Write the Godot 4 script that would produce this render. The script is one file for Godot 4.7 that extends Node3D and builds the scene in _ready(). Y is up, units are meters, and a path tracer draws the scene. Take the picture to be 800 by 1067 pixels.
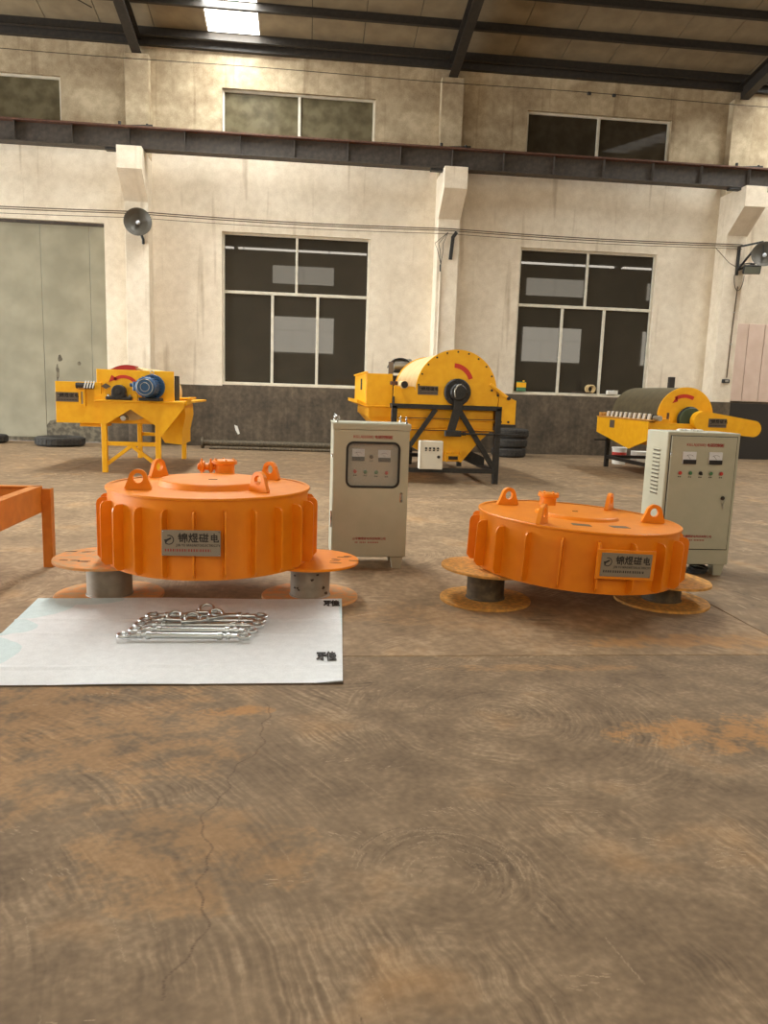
extends Node3D

# ---------------------------------------------------------------- mesh builder
class MB:
	var v := PackedVector3Array()
	var n := PackedVector3Array()
	var uv := PackedVector2Array()

	func tri(a: Vector3, b: Vector3, c: Vector3, na: Vector3, nb: Vector3, nc: Vector3) -> void:
		if (c - a).cross(b - a).dot(na + nb + nc) < 0.0:
			v.append_array(PackedVector3Array([a, c, b]))
			n.append_array(PackedVector3Array([na, nc, nb]))
		else:
			v.append_array(PackedVector3Array([a, b, c]))
			n.append_array(PackedVector3Array([na, nb, nc]))

	func flat(a: Vector3, b: Vector3, c: Vector3, hint: Vector3) -> void:
		var m := (c - a).cross(b - a)
		if m.length_squared() < 1e-16:
			return
		m = m.normalized()
		if m.dot(hint) < 0.0:
			m = -m
		tri(a, b, c, m, m, m)

	func quad(a: Vector3, b: Vector3, c: Vector3, d: Vector3, hint: Vector3) -> void:
		flat(a, b, c, hint)
		flat(a, c, d, hint)

	func box(c: Vector3, s: Vector3, bev := 0.0, bs := Basis.IDENTITY) -> MB:
		var h := s * 0.5
		var b: float = min(bev, min(h.x, min(h.y, h.z)) * 0.9)
		if b <= 0.0:
			for ax in 3:
				for sg in [-1.0, 1.0]:
					var u := (ax + 1) % 3
					var w := (ax + 2) % 3
					var p := []
					for k in [[-1, -1], [1, -1], [1, 1], [-1, 1]]:
						var q := Vector3.ZERO
						q[ax] = sg * h[ax]
						q[u] = k[0] * h[u]
						q[w] = k[1] * h[w]
						p.append(c + bs * q)
					var nn := Vector3.ZERO
					nn[ax] = sg
					quad(p[0], p[1], p[2], p[3], bs * nn)
			return self
		var i := h - Vector3(b, b, b)
		for ax in 3:
			var u := (ax + 1) % 3
			var w := (ax + 2) % 3
			for sg in [-1.0, 1.0]:
				var p := []
				for k in [[-1, -1], [1, -1], [1, 1], [-1, 1]]:
					var q := Vector3.ZERO
					q[ax] = sg * h[ax]
					q[u] = k[0] * i[u]
					q[w] = k[1] * i[w]
					p.append(c + bs * q)
				var nn := Vector3.ZERO
				nn[ax] = sg
				quad(p[0], p[1], p[2], p[3], bs * nn)
			for s1 in [-1.0, 1.0]:
				for s2 in [-1.0, 1.0]:
					var p := []
					for k in [[-1.0, 0], [1.0, 0], [1.0, 1], [-1.0, 1]]:
						var q := Vector3.ZERO
						q[ax] = k[0] * i[ax]
						q[u] = s1 * (h[u] if k[1] == 0 else i[u])
						q[w] = s2 * (i[w] if k[1] == 0 else h[w])
						p.append(c + bs * q)
					var nn := Vector3.ZERO
					nn[u] = s1
					nn[w] = s2
					quad(p[0], p[1], p[2], p[3], bs * nn)
		for sx in [-1.0, 1.0]:
			for sy in [-1.0, 1.0]:
				for sz in [-1.0, 1.0]:
					var nn := Vector3(sx, sy, sz)
					flat(c + bs * Vector3(sx * h.x, sy * i.y, sz * i.z), c + bs * Vector3(sx * i.x, sy * h.y, sz * i.z), c + bs * Vector3(sx * i.x, sy * i.y, sz * h.z), bs * nn)
		return self

	func bar(a: Vector3, b: Vector3, w: float, h: float, bev := 0.004) -> MB:
		# a rectangular bar from a to b; h along the "up-ish" side
		var y := (b - a).normalized()
		var ref := Vector3.BACK if absf(y.dot(Vector3.BACK)) < 0.9 else Vector3.UP
		var x := y.cross(ref).normalized()
		var z := x.cross(y)
		return box((a + b) * 0.5, Vector3(w, (b - a).length(), h), bev, Basis(x, y, z))

	func lathe(xf: Transform3D, prof: Array, segs := 32, a0 := 0.0, a1 := TAU) -> MB:
		for k in prof.size() - 1:
			var p: Vector2 = prof[k]
			var q: Vector2 = prof[k + 1]
			var nr := Vector2(q.y - p.y, -(q.x - p.x))
			if nr.length_squared() < 1e-14:
				continue
			nr = nr.normalized()
			for s in segs:
				var t0 := a0 + (a1 - a0) * s / segs
				var t1 := a0 + (a1 - a0) * (s + 1) / segs
				var c0 := Vector3(cos(t0), 0, sin(t0))
				var c1 := Vector3(cos(t1), 0, sin(t1))
				var A := xf * (c0 * p.x + Vector3(0, p.y, 0))
				var B := xf * (c1 * p.x + Vector3(0, p.y, 0))
				var C := xf * (c1 * q.x + Vector3(0, q.y, 0))
				var D := xf * (c0 * q.x + Vector3(0, q.y, 0))
				var n0 := xf.basis * (c0 * nr.x + Vector3(0, nr.y, 0))
				var n1 := xf.basis * (c1 * nr.x + Vector3(0, nr.y, 0))
				if p.x > 1e-6:
					tri(A, B, C, n0, n1, n1)
				if q.x > 1e-6:
					tri(A, C, D, n0, n1, n0)
		return self

	func cyl(a: Vector3, b: Vector3, r: float, segs := 16, ch := 0.0, r2 := -1.0) -> MB:
		var y := (b - a)
		var L := y.length()
		y /= L
		var ref := Vector3.RIGHT if absf(y.x) < 0.9 else Vector3.BACK
		var x := ref.cross(y).normalized()
		var z := x.cross(y)
		if r2 < 0.0:
			r2 = r
		var pr := [Vector2(0, 0), Vector2(r - ch, 0), Vector2(r, ch), Vector2(r2, L - ch), Vector2(r2 - ch, L), Vector2(0, L)]
		return lathe(Transform3D(Basis(x, y, z), a), pr, segs)

	func tube(pts: Array, r: float, sides := 8) -> MB:
		var m := pts.size()
		var rings := []
		var cen := []
		var x := Vector3.ZERO
		for i in m:
			var t: Vector3 = (pts[min(i + 1, m - 1)] - pts[max(i - 1, 0)]).normalized()
			if i == 0:
				x = t.cross(Vector3.UP if absf(t.y) < 0.9 else Vector3.RIGHT).normalized()
			else:
				x = (x - t * x.dot(t)).normalized()
			var y := t.cross(x)
			var ring := []
			for s in sides:
				var a := TAU * s / sides
				ring.append(x * cos(a) + y * sin(a))
			rings.append(ring)
			cen.append(pts[i])
		for i in m - 1:
			for s in sides:
				var s2 := (s + 1) % sides
				var a0: Vector3 = rings[i][s]
				var a1: Vector3 = rings[i][s2]
				var b0: Vector3 = rings[i + 1][s]
				var b1: Vector3 = rings[i + 1][s2]
				tri(cen[i] + a0 * r, cen[i] + a1 * r, cen[i + 1] + b1 * r, a0, a1, b1)
				tri(cen[i] + a0 * r, cen[i + 1] + b1 * r, cen[i + 1] + b0 * r, a0, b1, b0)
		var d0: Vector3 = (cen[0] - cen[1]).normalized()
		var d1: Vector3 = (cen[m - 1] - cen[m - 2]).normalized()
		for s in range(1, sides - 1):
			flat(cen[0] + rings[0][0] * r, cen[0] + rings[0][s] * r, cen[0] + rings[0][s + 1] * r, d0)
			flat(cen[m - 1] + rings[m - 1][0] * r, cen[m - 1] + rings[m - 1][s] * r, cen[m - 1] + rings[m - 1][s + 1] * r, d1)
		return self

	func torus(c: Vector3, bs: Basis, R: float, r: float, segs := 24, sides := 8, a0 := 0.0, a1 := TAU, sy := 1.0) -> MB:
		# ring in the local xz plane
		for s in segs:
			for k in sides:
				var P := []
				var N := []
				for e in [[s, k], [s + 1, k], [s + 1, k + 1], [s, k + 1]]:
					var t: float = a0 + (a1 - a0) * e[0] / segs
					var f: float = TAU * e[1] / sides
					var d := Vector3(cos(t), 0, sin(t))
					var nn := d * cos(f) + Vector3.UP * sin(f)
					P.append(c + bs * (d * R + nn * r * Vector3(1, sy, 1)))
					N.append(bs * nn)
				tri(P[0], P[1], P[2], N[0], N[1], N[2])
				tri(P[0], P[2], P[3], N[0], N[2], N[3])
		return self

	func prism(poly: Array, xf: Transform3D, depth: float) -> MB:
		# polygon in local xy, extruded from z=0 to z=depth
		var pp := PackedVector2Array(poly)
		var idx := Geometry2D.triangulate_polygon(pp)
		var zf := xf.basis.z.normalized()
		for i in range(0, idx.size(), 3):
			var a := Vector3(pp[idx[i]].x, pp[idx[i]].y, 0)
			var b := Vector3(pp[idx[i + 1]].x, pp[idx[i + 1]].y, 0)
			var c := Vector3(pp[idx[i + 2]].x, pp[idx[i + 2]].y, 0)
			var d := Vector3(0, 0, depth)
			var sg := signf(depth)
			flat(xf * a, xf * b, xf * c, -zf * sg)
			flat(xf * (a + d), xf * (b + d), xf * (c + d), zf * sg)
		var area := 0.0
		for i in pp.size():
			var p := pp[i]
			var q := pp[(i + 1) % pp.size()]
			area += p.x * q.y - q.x * p.y
		for i in pp.size():
			var p := pp[i]
			var q := pp[(i + 1) % pp.size()]
			var o := Vector2(q.y - p.y, -(q.x - p.x)) * signf(area)
			var hint := xf.basis * Vector3(o.x, o.y, 0)
			quad(xf * Vector3(p.x, p.y, 0), xf * Vector3(q.x, q.y, 0), xf * Vector3(q.x, q.y, depth), xf * Vector3(p.x, p.y, depth), hint)
		return self

	func ringplate(outer: Array, inner: Array, xf: Transform3D, depth: float) -> MB:
		# plate with a hole: outer and inner outlines of equal length, extruded both ways about z=0
		var m := outer.size()
		var zf := xf.basis.z.normalized()
		for i in m:
			var j := (i + 1) % m
			var A: Vector2 = outer[i]
			var B: Vector2 = outer[j]
			var c: Vector2 = inner[i]
			var d: Vector2 = inner[j]
			for s in [-0.5, 0.5]:
				var z: float = depth * s
				quad(xf * Vector3(A.x, A.y, z), xf * Vector3(B.x, B.y, z), xf * Vector3(d.x, d.y, z), xf * Vector3(c.x, c.y, z), zf * s)
			var z0 := -depth * 0.5
			var z1 := depth * 0.5
			var mo := (A + B) * 0.5 - (c + d) * 0.5
			quad(xf * Vector3(A.x, A.y, z0), xf * Vector3(B.x, B.y, z0), xf * Vector3(B.x, B.y, z1), xf * Vector3(A.x, A.y, z1), xf.basis * Vector3(mo.x, mo.y, 0))
			quad(xf * Vector3(c.x, c.y, z0), xf * Vector3(d.x, d.y, z0), xf * Vector3(d.x, d.y, z1), xf * Vector3(c.x, c.y, z1), xf.basis * Vector3(-mo.x, -mo.y, 0))
		return self

	func arcband(c: Vector2, r0: float, r1: float, a0: float, a1: float, xf: Transform3D, depth: float, segs := 14) -> MB:
		var po := []
		for i in segs + 1:
			var a := a0 + (a1 - a0) * i / segs
			po.append(c + Vector2(cos(a), sin(a)) * r1)
		for i in segs + 1:
			var a := a1 + (a0 - a1) * i / segs
			po.append(c + Vector2(cos(a), sin(a)) * r0)
		return prism(po, xf, depth)

# ---------------------------------------------------------------- scene helpers
var M := {}
var taken := {}

func numbered(nm: String) -> String:
	if not taken.has(nm):
		taken[nm] = 0
		return nm
	taken[nm] += 1
	return "%s_%03d" % [nm, taken[nm]]

func thing(nm: String, at: Vector3, label: String, category: String, group := "") -> Node3D:
	var o := Node3D.new()
	o.name = numbered(nm)
	add_child(o, true)
	o.position = at
	o.set_meta("label", label)
	o.set_meta("category", category)
	if group != "":
		o.set_meta("group", group)
	return o

func struct(nm: String, at := Vector3.ZERO) -> Node3D:
	var o := Node3D.new()
	o.name = nm
	add_child(o, true)
	o.position = at
	o.set_meta("kind", "structure")
	return o

func mesh_of(mb: MB, off := Vector3.ZERO) -> ArrayMesh:
	var a := []
	a.resize(Mesh.ARRAY_MAX)
	var v := mb.v
	if off != Vector3.ZERO:
		for i in v.size():
			v[i] = v[i] - off
	a[Mesh.ARRAY_VERTEX] = v
	a[Mesh.ARRAY_NORMAL] = mb.n
	if mb.uv.size() == v.size():
		a[Mesh.ARRAY_TEX_UV] = mb.uv
	var am := ArrayMesh.new()
	am.add_surface_from_arrays(Mesh.PRIMITIVE_TRIANGLES, a)
	return am

# world-space mesh put under a parent that is moved but not turned
func part(parent: Node3D, nm: String, mb: MB, m: Material, label := "") -> MeshInstance3D:
	var off := Vector3.ZERO
	var p: Node = parent
	while p != self and p is Node3D:
		off += (p as Node3D).position
		p = p.get_parent()
	return lpart(parent, nm, mb, m, label, off)

# mesh in the parent's own coordinates
func lpart(parent: Node3D, nm: String, mb: MB, m: Material, label := "", off := Vector3.ZERO) -> MeshInstance3D:
	var o := MeshInstance3D.new()
	o.name = nm
	o.mesh = mesh_of(mb, off)
	o.material_override = m
	parent.add_child(o, true)
	if label != "":
		o.set_meta("label", label)
	return o

func ipart(parent: Node3D, nm: String, mesh: Mesh, m: Material, xf: Transform3D) -> MeshInstance3D:
	var o := MeshInstance3D.new()
	o.name = nm
	o.mesh = mesh
	o.material_override = m
	o.transform = xf
	parent.add_child(o, true)
	return o

func srgb(r: int, g: int, b: int) -> Color:
	return Color(r / 255.0, g / 255.0, b / 255.0)

func noise(freq: float, sd: int, oct := 4, kind := FastNoiseLite.TYPE_SIMPLEX_SMOOTH) -> FastNoiseLite:
	var f := FastNoiseLite.new()
	f.seed = sd
	f.noise_type = kind
	f.frequency = freq
	f.fractal_octaves = oct
	return f

func nbytes(freq: float, sd: int, w: int, h: int, oct := 4, sw := 0, sh := 0) -> PackedByteArray:
	# grey noise as bytes; sw, sh: made at that size and stretched (streaks)
	var f := noise(freq, sd, oct)
	var im: Image
	if sw > 0:
		im = f.get_seamless_image(sw, sh)
		im.convert(Image.FORMAT_L8)
		im.resize(w, h, Image.INTERPOLATE_CUBIC)
	else:
		im = f.get_seamless_image(w, h)
		im.convert(Image.FORMAT_L8)
	return im.get_data()

func ramp_tex(c0: Color, c1: Color, freq: float, sd: int, size := 256, oct := 4, contrast := 1.0) -> ImageTexture:
	var d := nbytes(freq, sd, size, size, oct)
	var out := PackedByteArray()
	out.resize(size * size * 3)
	var lr := PackedByteArray()
	var lg := PackedByteArray()
	var lb := PackedByteArray()
	for i in 256:
		var t := clampf((i / 255.0 - 0.5) * contrast + 0.5, 0.0, 1.0)
		lr.append(int((c0.r + (c1.r - c0.r) * t) * 255))
		lg.append(int((c0.g + (c1.g - c0.g) * t) * 255))
		lb.append(int((c0.b + (c1.b - c0.b) * t) * 255))
	var j := 0
	for q in d:
		out[j] = lr[q]
		out[j + 1] = lg[q]
		out[j + 2] = lb[q]
		j += 3
	var im := Image.create_from_data(size, size, false, Image.FORMAT_RGB8, out)
	im.generate_mipmaps()
	return ImageTexture.create_from_image(im)

func mat(nm: String, c: Color, rough := 0.6, metal := 0.0) -> StandardMaterial3D:
	var m := StandardMaterial3D.new()
	m.resource_name = nm
	m.albedo_color = c
	m.roughness = rough
	m.metallic = metal
	M[nm] = m
	return m

func tmat(nm: String, c0: Color, c1: Color, rough: float, scale: float, freq := 0.02, sd := 1, metal := 0.0, contrast := 1.4) -> StandardMaterial3D:
	var m := mat(nm, Color.WHITE, rough, metal)
	m.albedo_texture = ramp_tex(c0, c1, freq * 1.6, sd, 160, 5, contrast)
	m.uv1_triplanar = true
	m.uv1_world_triplanar = true
	m.uv1_scale = Vector3.ONE * scale
	return m

# ---------------------------------------------------------------- lettering
var GLYPH := {
	"jin": [[2, 10, 0.3, 7], [1, 8, 4, 8], [0.6, 6, 4, 6], [0.6, 4.2, 4, 4.2], [2.2, 8, 2.2, 1, 4, 2], [7, 10, 6.4, 9], [5, 9, 9.5, 9, 9.5, 6, 5, 6, 5, 9], [5, 7.5, 9.5, 7.5], [4.8, 1, 4.8, 4.5, 9.8, 4.5, 9.8, 1.5], [7.3, 6, 7.3, 0]],
	"yu": [[2, 10, 2, 5, 0.2, 0.5], [2, 5, 3.8, 1.5], [0.4, 8, 0.9, 6], [3.8, 8.5, 3, 6.5], [5, 10, 9, 10, 9, 6.5, 5, 6.5, 5, 10], [5, 8.2, 9, 8.2], [7, 5.8, 7, 5], [4.6, 4.6, 9.6, 4.6], [5.8, 3.8, 6.3, 1.6], [8.6, 3.8, 7.8, 1.6], [4.3, 0.8, 10, 0.8]],
	"ci": [[0.3, 9, 4, 9], [2, 9, 0.2, 4.5], [1.2, 5.5, 3.6, 5.5, 3.6, 1.5, 1.2, 1.5, 1.2, 5.5], [5.5, 10, 6.2, 8.5], [9, 10, 8.2, 8.5], [4.6, 8, 10, 8], [6.4, 7.5, 5, 5, 6.5, 4.8, 4.8, 1.2, 6.8, 1.5], [9, 7.5, 7.6, 5, 9.2, 4.8, 7.4, 1.2, 9.8, 1.5]],
	"dian": [[2, 8, 8, 8, 8, 3.5, 2, 3.5, 2, 8], [2, 5.8, 8, 5.8], [5, 10, 5, 1, 9.5, 1, 9.5, 2.5]],
	"kong": [[2, 10, 2, 1, 1, 1.6], [0.3, 7.8, 3.8, 7.8], [0.3, 4, 3.8, 5.2], [7, 10, 7, 9], [4.8, 7, 4.8, 8.6, 9.6, 8.6, 9.6, 7], [6.3, 7.6, 5, 5.8], [7.8, 7.6, 9.4, 5.8], [5.2, 4.6, 9.2, 4.6], [7.2, 4.6, 7.2, 1], [4.6, 1, 10, 1]],
	"zhi": [[1, 9.6, 0.5, 7.6], [0.8, 8.4, 5.6, 8.4], [0.2, 6.4, 6, 6.4], [3.2, 10, 3.2, 0.4], [1, 1.4, 1, 4.6, 5.4, 4.6, 5.4, 1.6], [7.4, 9, 7.4, 3], [9.6, 10, 9.6, 0.6, 8.4, 1.4]],
	"gui": [[2, 10, 2, 0.2], [0.2, 7.4, 4, 7.4], [2, 7, 0.3, 3], [2, 6.4, 3.8, 4], [9.8, 9.2, 5, 9.2, 5, 0.8, 9.8, 0.8], [5, 6.6, 9, 6.6, 9, 3.6, 5, 3.6]],
	"shan": [[5, 10, 5, 1], [1.2, 7, 1.2, 1, 8.8, 1], [8.8, 7, 8.8, 1]],
	"dong": [[1, 8.6, 9, 8.6], [4.4, 10, 2.4, 5.6, 8.6, 5.6], [5.4, 7, 5.4, 0.6, 4.4, 1.2], [3, 4, 1.2, 1.4], [7.4, 4, 9.2, 1.4]],
	"ke": [[3.6, 9.6, 1, 8.6], [0.3, 7, 4.4, 7], [2.4, 9, 2.4, 0.3], [2.2, 6.4, 0.3, 3], [2.6, 6, 4.2, 4.4], [5.6, 9, 6.6, 7.8], [5.4, 6.4, 6.4, 5.2], [5, 3.2, 10, 4.2], [8.4, 10, 8.4, 0.2]],
	"ji": [[2, 10, 2, 1, 1, 1.6], [0.3, 7.8, 3.8, 7.8], [0.3, 4, 3.8, 5.2], [4.6, 8.2, 10, 8.2], [7.2, 10, 7.2, 5.6], [4.8, 5.6, 9.4, 5.6, 7.6, 2.6, 4.6, 0.6], [5.8, 4.6, 7.4, 2, 10, 0.6]],
	"you": [[0.4, 8.2, 9.8, 8.2], [4.2, 10, 2.6, 6, 0.4, 3.6], [3.2, 0.4, 3.2, 6.2, 8.6, 6.2, 8.6, 0.8], [3.2, 4.4, 8.6, 4.4], [3.2, 2.7, 8.6, 2.7]],
	"xian": [[0.8, 0.2, 0.8, 9.4, 3.4, 9.4, 2.4, 6.6, 3.6, 4.4, 2.2, 3.6], [5, 0.8, 5, 9.4, 9.2, 9.4, 9.2, 5.6, 5, 5.6], [5, 7.5, 9.2, 7.5], [5, 1, 6.6, 2], [6.6, 5.4, 9.8, 0.6], [9.4, 4.6, 7.8, 3.2]],
	"gong": [[3.6, 9.6, 0.4, 5.2], [6.2, 9.6, 9.8, 5.2], [4.4, 5.8, 2, 1.2, 8.2, 1.6], [6.6, 3.6, 8.8, 0.4]],
	"si": [[1, 9.2, 9, 9.2, 9, 0.8, 7.6, 1.4], [1, 7, 7, 7], [2, 5.2, 6.4, 5.2, 6.4, 2.2, 2, 2.2, 2, 5.2]],
	"ya": [[0.8, 9.2, 9.2, 9.2], [2.6, 9.2, 2, 6, 9.6, 6], [6.4, 9.2, 6.4, 0.6, 5, 1.4], [5.8, 5.6, 0.6, 1.6]],
	"jia": [[2.8, 10, 0.4, 6], [1.8, 7.8, 1.8, 0.2], [4.4, 8.6, 9.4, 8.6], [6.9, 10, 6.9, 6], [3.8, 6, 10, 6], [4.4, 3.6, 9.4, 3.6], [6.9, 5.4, 6.9, 0.8], [3.8, 0.8, 10, 0.8]],
}

func glyphs(mb: MB, names: Array, xf: Transform3D, size: float, gap := 0.12, weight := 0.085, depth := 0.002) -> MB:
	# strokes as flat raised bars, in the local xy plane, centred on the origin
	var total := size * names.size() + size * gap * (names.size() - 1)
	var x0 := -total * 0.5
	for nm in names:
		for st in GLYPH[nm]:
			for k in range(0, st.size() - 2, 2):
				var a := Vector2(x0 + st[k] * size * 0.1, (st[k + 1] * 0.1 - 0.5) * size)
				var b := Vector2(x0 + st[k + 2] * size * 0.1, (st[k + 3] * 0.1 - 0.5) * size)
				var d := (b - a).normalized()
				var w := size * weight * 0.5
				var s := Vector2(-d.y, d.x) * w
				a -= d * w
				b += d * w
				mb.prism([a + s, a - s, b - s, b + s], xf, depth)
		x0 += size * (1.0 + gap)
	return mb

func textmesh(txt: String, height: float, bold := true, depth := 0.002) -> TextMesh:
	var t := TextMesh.new()
	t.text = txt
	var sf := SystemFont.new()
	sf.font_names = PackedStringArray(["Droid Sans"])
	sf.font_weight = 700 if bold else 400
	t.font = sf
	t.font_size = 32
	t.pixel_size = height / 24.0
	t.depth = depth
	t.curve_step = 4.0
	return t

# ---------------------------------------------------------------- materials
func make_materials() -> void:
	var orange := tmat("orange_paint", srgb(224, 126, 12), srgb(232, 136, 18), 0.42, 1.6, 0.015, 3)
	orange.clearcoat_enabled = true
	orange.metallic_specular = 0.4
	orange.clearcoat = 0.12
	orange.clearcoat_roughness = 0.35
	var yellow := tmat("yellow_paint", srgb(246, 176, 22), srgb(252, 188, 32), 0.45, 1.1, 0.02, 5)
	yellow.clearcoat_enabled = true
	yellow.metallic_specular = 0.4
	yellow.clearcoat = 0.1
	yellow.clearcoat_roughness = 0.4
	tmat("frame_orange", srgb(198, 114, 26), srgb(212, 128, 36), 0.5, 1.3, 0.02, 8)
	tmat("worn_orange", srgb(188, 150, 104), srgb(220, 146, 74), 0.7, 1.4, 0.03, 11, 0.0, 1.8)
	tmat("dusty_ochre", srgb(170, 122, 58), srgb(214, 152, 66), 0.75, 2.4, 0.03, 12, 0.0, 2.0)
	tmat("bare_steel", srgb(136, 126, 112), srgb(168, 158, 142), 0.5, 1.2, 0.02, 13, 0.35, 1.4)
	tmat("dark_pipe", srgb(70, 60, 46), srgb(104, 90, 66), 0.6, 2.0, 0.03, 14, 0.2, 1.8)
	tmat("black_paint", srgb(26, 24, 22), srgb(44, 40, 36), 0.5, 1.5, 0.03, 15)
	tmat("rubber", srgb(38, 35, 32), srgb(66, 60, 52), 0.85, 1.6, 0.03, 16)
	tmat("drum_rubber", srgb(84, 74, 52), srgb(102, 90, 64), 0.8, 0.8, 0.02, 17)
	tmat("drum_canvas", srgb(196, 168, 118), srgb(214, 186, 136), 0.8, 0.7, 0.02, 18)
	tmat("cabinet_grey", srgb(172, 169, 148), srgb(178, 174, 153), 0.5, 1.0, 0.02, 19)
	mat("panel_grey", srgb(172, 164, 146), 0.5)
	mat("box_white", srgb(222, 214, 196), 0.5)
	mat("white_paint", srgb(228, 224, 214), 0.5)
	mat("meter_white", srgb(214, 216, 222), 0.35)
	mat("meter_black", srgb(30, 28, 28), 0.35)
	mat("ink", srgb(34, 26, 22), 0.6)
	mat("ink_red", srgb(150, 40, 32), 0.6)
	mat("plate_steel", srgb(142, 130, 114), 0.42, 0.35)
	mat("plate_dark", srgb(104, 92, 80), 0.5, 0.2)
	mat("red_paint", srgb(206, 54, 30), 0.5)
	mat("red_cover", srgb(170, 34, 34), 0.45)
	mat("button_red", srgb(190, 60, 50), 0.35)
	mat("button_green", srgb(70, 122, 84), 0.35)
	mat("button_black", srgb(40, 36, 34), 0.4)
	mat("motor_blue", srgb(38, 78, 116), 0.4)
	mat("pulley_green", srgb(58, 74, 52), 0.6)
	mat("chrome", srgb(206, 206, 204), 0.22, 1.0)
	mat("galvanised", srgb(202, 206, 206), 0.28, 1.0)
	mat("zinc", srgb(176, 172, 162), 0.4, 0.8)
	mat("gasket", srgb(30, 27, 24), 0.6)
	var g := mat("clear_pane", Color(0.8, 0.8, 0.78, 0.12), 0.05)
	g.transparency = BaseMaterial3D.TRANSPARENCY_ALPHA
	tmat("paint_flake", srgb(52, 40, 30), srgb(80, 60, 42), 0.8, 3.0, 0.05, 21)
	# building
	tmat("aluminium", srgb(204, 196, 178), srgb(218, 210, 192), 0.5, 0.8, 0.02, 22)
	var dg := tmat("dark_glass", srgb(54, 49, 41), srgb(60, 54, 45), 0.0, 0.25, 0.01, 23)
	dg.metallic_specular = 0.5
	tmat("film_glass", srgb(92, 84, 64), srgb(116, 107, 84), 0.02, 0.6, 0.012, 24, 0.0, 2.0)
	tmat("dim_film_glass", srgb(60, 52, 40), srgb(70, 62, 49), 0.02, 0.6, 0.012, 25, 0.0, 2.0)
	tmat("beam_paint", srgb(58, 50, 44), srgb(80, 70, 60), 0.6, 0.9, 0.03, 26)
	tmat("rail_rust", srgb(84, 56, 44), srgb(112, 74, 56), 0.75, 1.2, 0.03, 27)
	tmat("purlin_paint", srgb(38, 33, 28), srgb(52, 45, 38), 0.6, 0.9, 0.03, 28)
	tmat("roof_sheet", srgb(124, 110, 88), srgb(146, 131, 106), 0.6, 0.35, 0.02, 29)
	tmat("gate_sheet", srgb(138, 131, 109), srgb(156, 148, 125), 0.6, 0.18, 0.02, 30, 0.0, 1.8)
	tmat("gate_stain", srgb(84, 76, 62), srgb(120, 110, 90), 0.8, 0.8, 0.03, 31, 0.0, 2.0)
	tmat("pink_sheet", srgb(216, 190, 172), srgb(224, 200, 184), 0.6, 0.4, 0.02, 32)
	tmat("far_wall", srgb(176, 160, 132), srgb(196, 180, 152), 0.9, 0.2, 0.02, 33)
	mat("cable", srgb(96, 78, 58), 0.7)
	mat("cable_dark", srgb(60, 50, 40), 0.7)
	mat("lamp_grey", srgb(84, 78, 68), 0.5, 0.2)
	mat("lamp_glass", srgb(120, 124, 112), 0.2)
	mat("skirt_dark", srgb(52, 46, 40), 0.8)
	var day := mat("daylight_panel", srgb(255, 250, 240), 0.5)
	day.emission_enabled = true
	day.emission = srgb(255, 246, 230)
	day.emission_energy_multiplier = 10.0
	var dw := mat("bright_window", srgb(240, 236, 226), 0.3)
	dw.emission_enabled = true
	dw.emission = srgb(255, 240, 214)
	dw.emission_energy_multiplier = 0.5
	make_wall_material()
	make_floor_materials()
	make_sheet_material()

func rgb_image(w: int, h: int, out: PackedByteArray) -> ImageTexture:
	var im := Image.create_from_data(w, h, false, Image.FORMAT_RGB8, out)
	im.generate_mipmaps()
	return ImageTexture.create_from_image(im)

func make_wall_material() -> void:
	var w := 768
	for kind in 3:
		var a := nbytes(0.008, 41 + kind, w, w, 5)
		var b := nbytes(0.04, 51 + kind, w, w, 4)
		var s := nbytes(0.05, 61 + kind, w, w, 3, 512, 32)      # vertical streaks
		var hz := nbytes(0.05, 71 + kind, w, w, 3, 24, 128)     # level drifts
		var f := nbytes(0.25, 81 + kind, w, w, 2)
		var out := PackedByteArray()
		out.resize(w * w * 3)
		var lo := [Color(0.66, 0.58, 0.47), Color(0.50, 0.42, 0.32), Color(0.25, 0.215, 0.17)][kind] as Color
		var hi := [Color(0.93, 0.88, 0.80), Color(0.79, 0.72, 0.60), Color(0.47, 0.405, 0.325)][kind] as Color
		var lr := PackedByteArray()
		var lg := PackedByteArray()
		var lb := PackedByteArray()
		for i in 256:
			var t := i / 255.0
			lr.append(int((lo.r + (hi.r - lo.r) * t) * 255))
			lg.append(int((lo.g + (hi.g - lo.g) * t) * 255))
			lb.append(int((lo.b + (hi.b - lo.b) * t) * 255))
		var ca: float = [0.24, 0.50, 0.55][kind]
		var cb: float = [0.24, 0.42, 0.55][kind]
		var cf: float = [0.18, 0.26, 0.36][kind]
		var ch: float = [0.0, 0.42, 0.40][kind]
		var base: float = [0.84, 0.66, 0.42][kind] * 255 - 128 * (ca + cb + cf + ch)
		var ks: float = [1.5, 1.6, 0.0][kind]
		if kind == 2:
			hz = s
		for i in w * w:
			var t := base + a[i] * ca + b[i] * cb + f[i] * cf + hz[i] * ch
			var sv := s[i] - 178
			if sv > 0:
				t -= sv * ks
			var u := clampi(int(t), 0, 255)
			out[i * 3] = lr[u]
			out[i * 3 + 1] = lg[u]
			out[i * 3 + 2] = lb[u]
		var m := mat(["plaster", "plaster_stained", "wainscot"][kind], Color.WHITE, 0.9 if kind < 2 else 0.6)
		m.albedo_texture = rgb_image(w, w, out)
		m.uv1_triplanar = true
		m.uv1_world_triplanar = true
		m.uv1_scale = Vector3.ONE * (0.13 if kind < 2 else 0.21)
		m.uv1_offset = Vector3(0.3, 0.1, 0.2)

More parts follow.
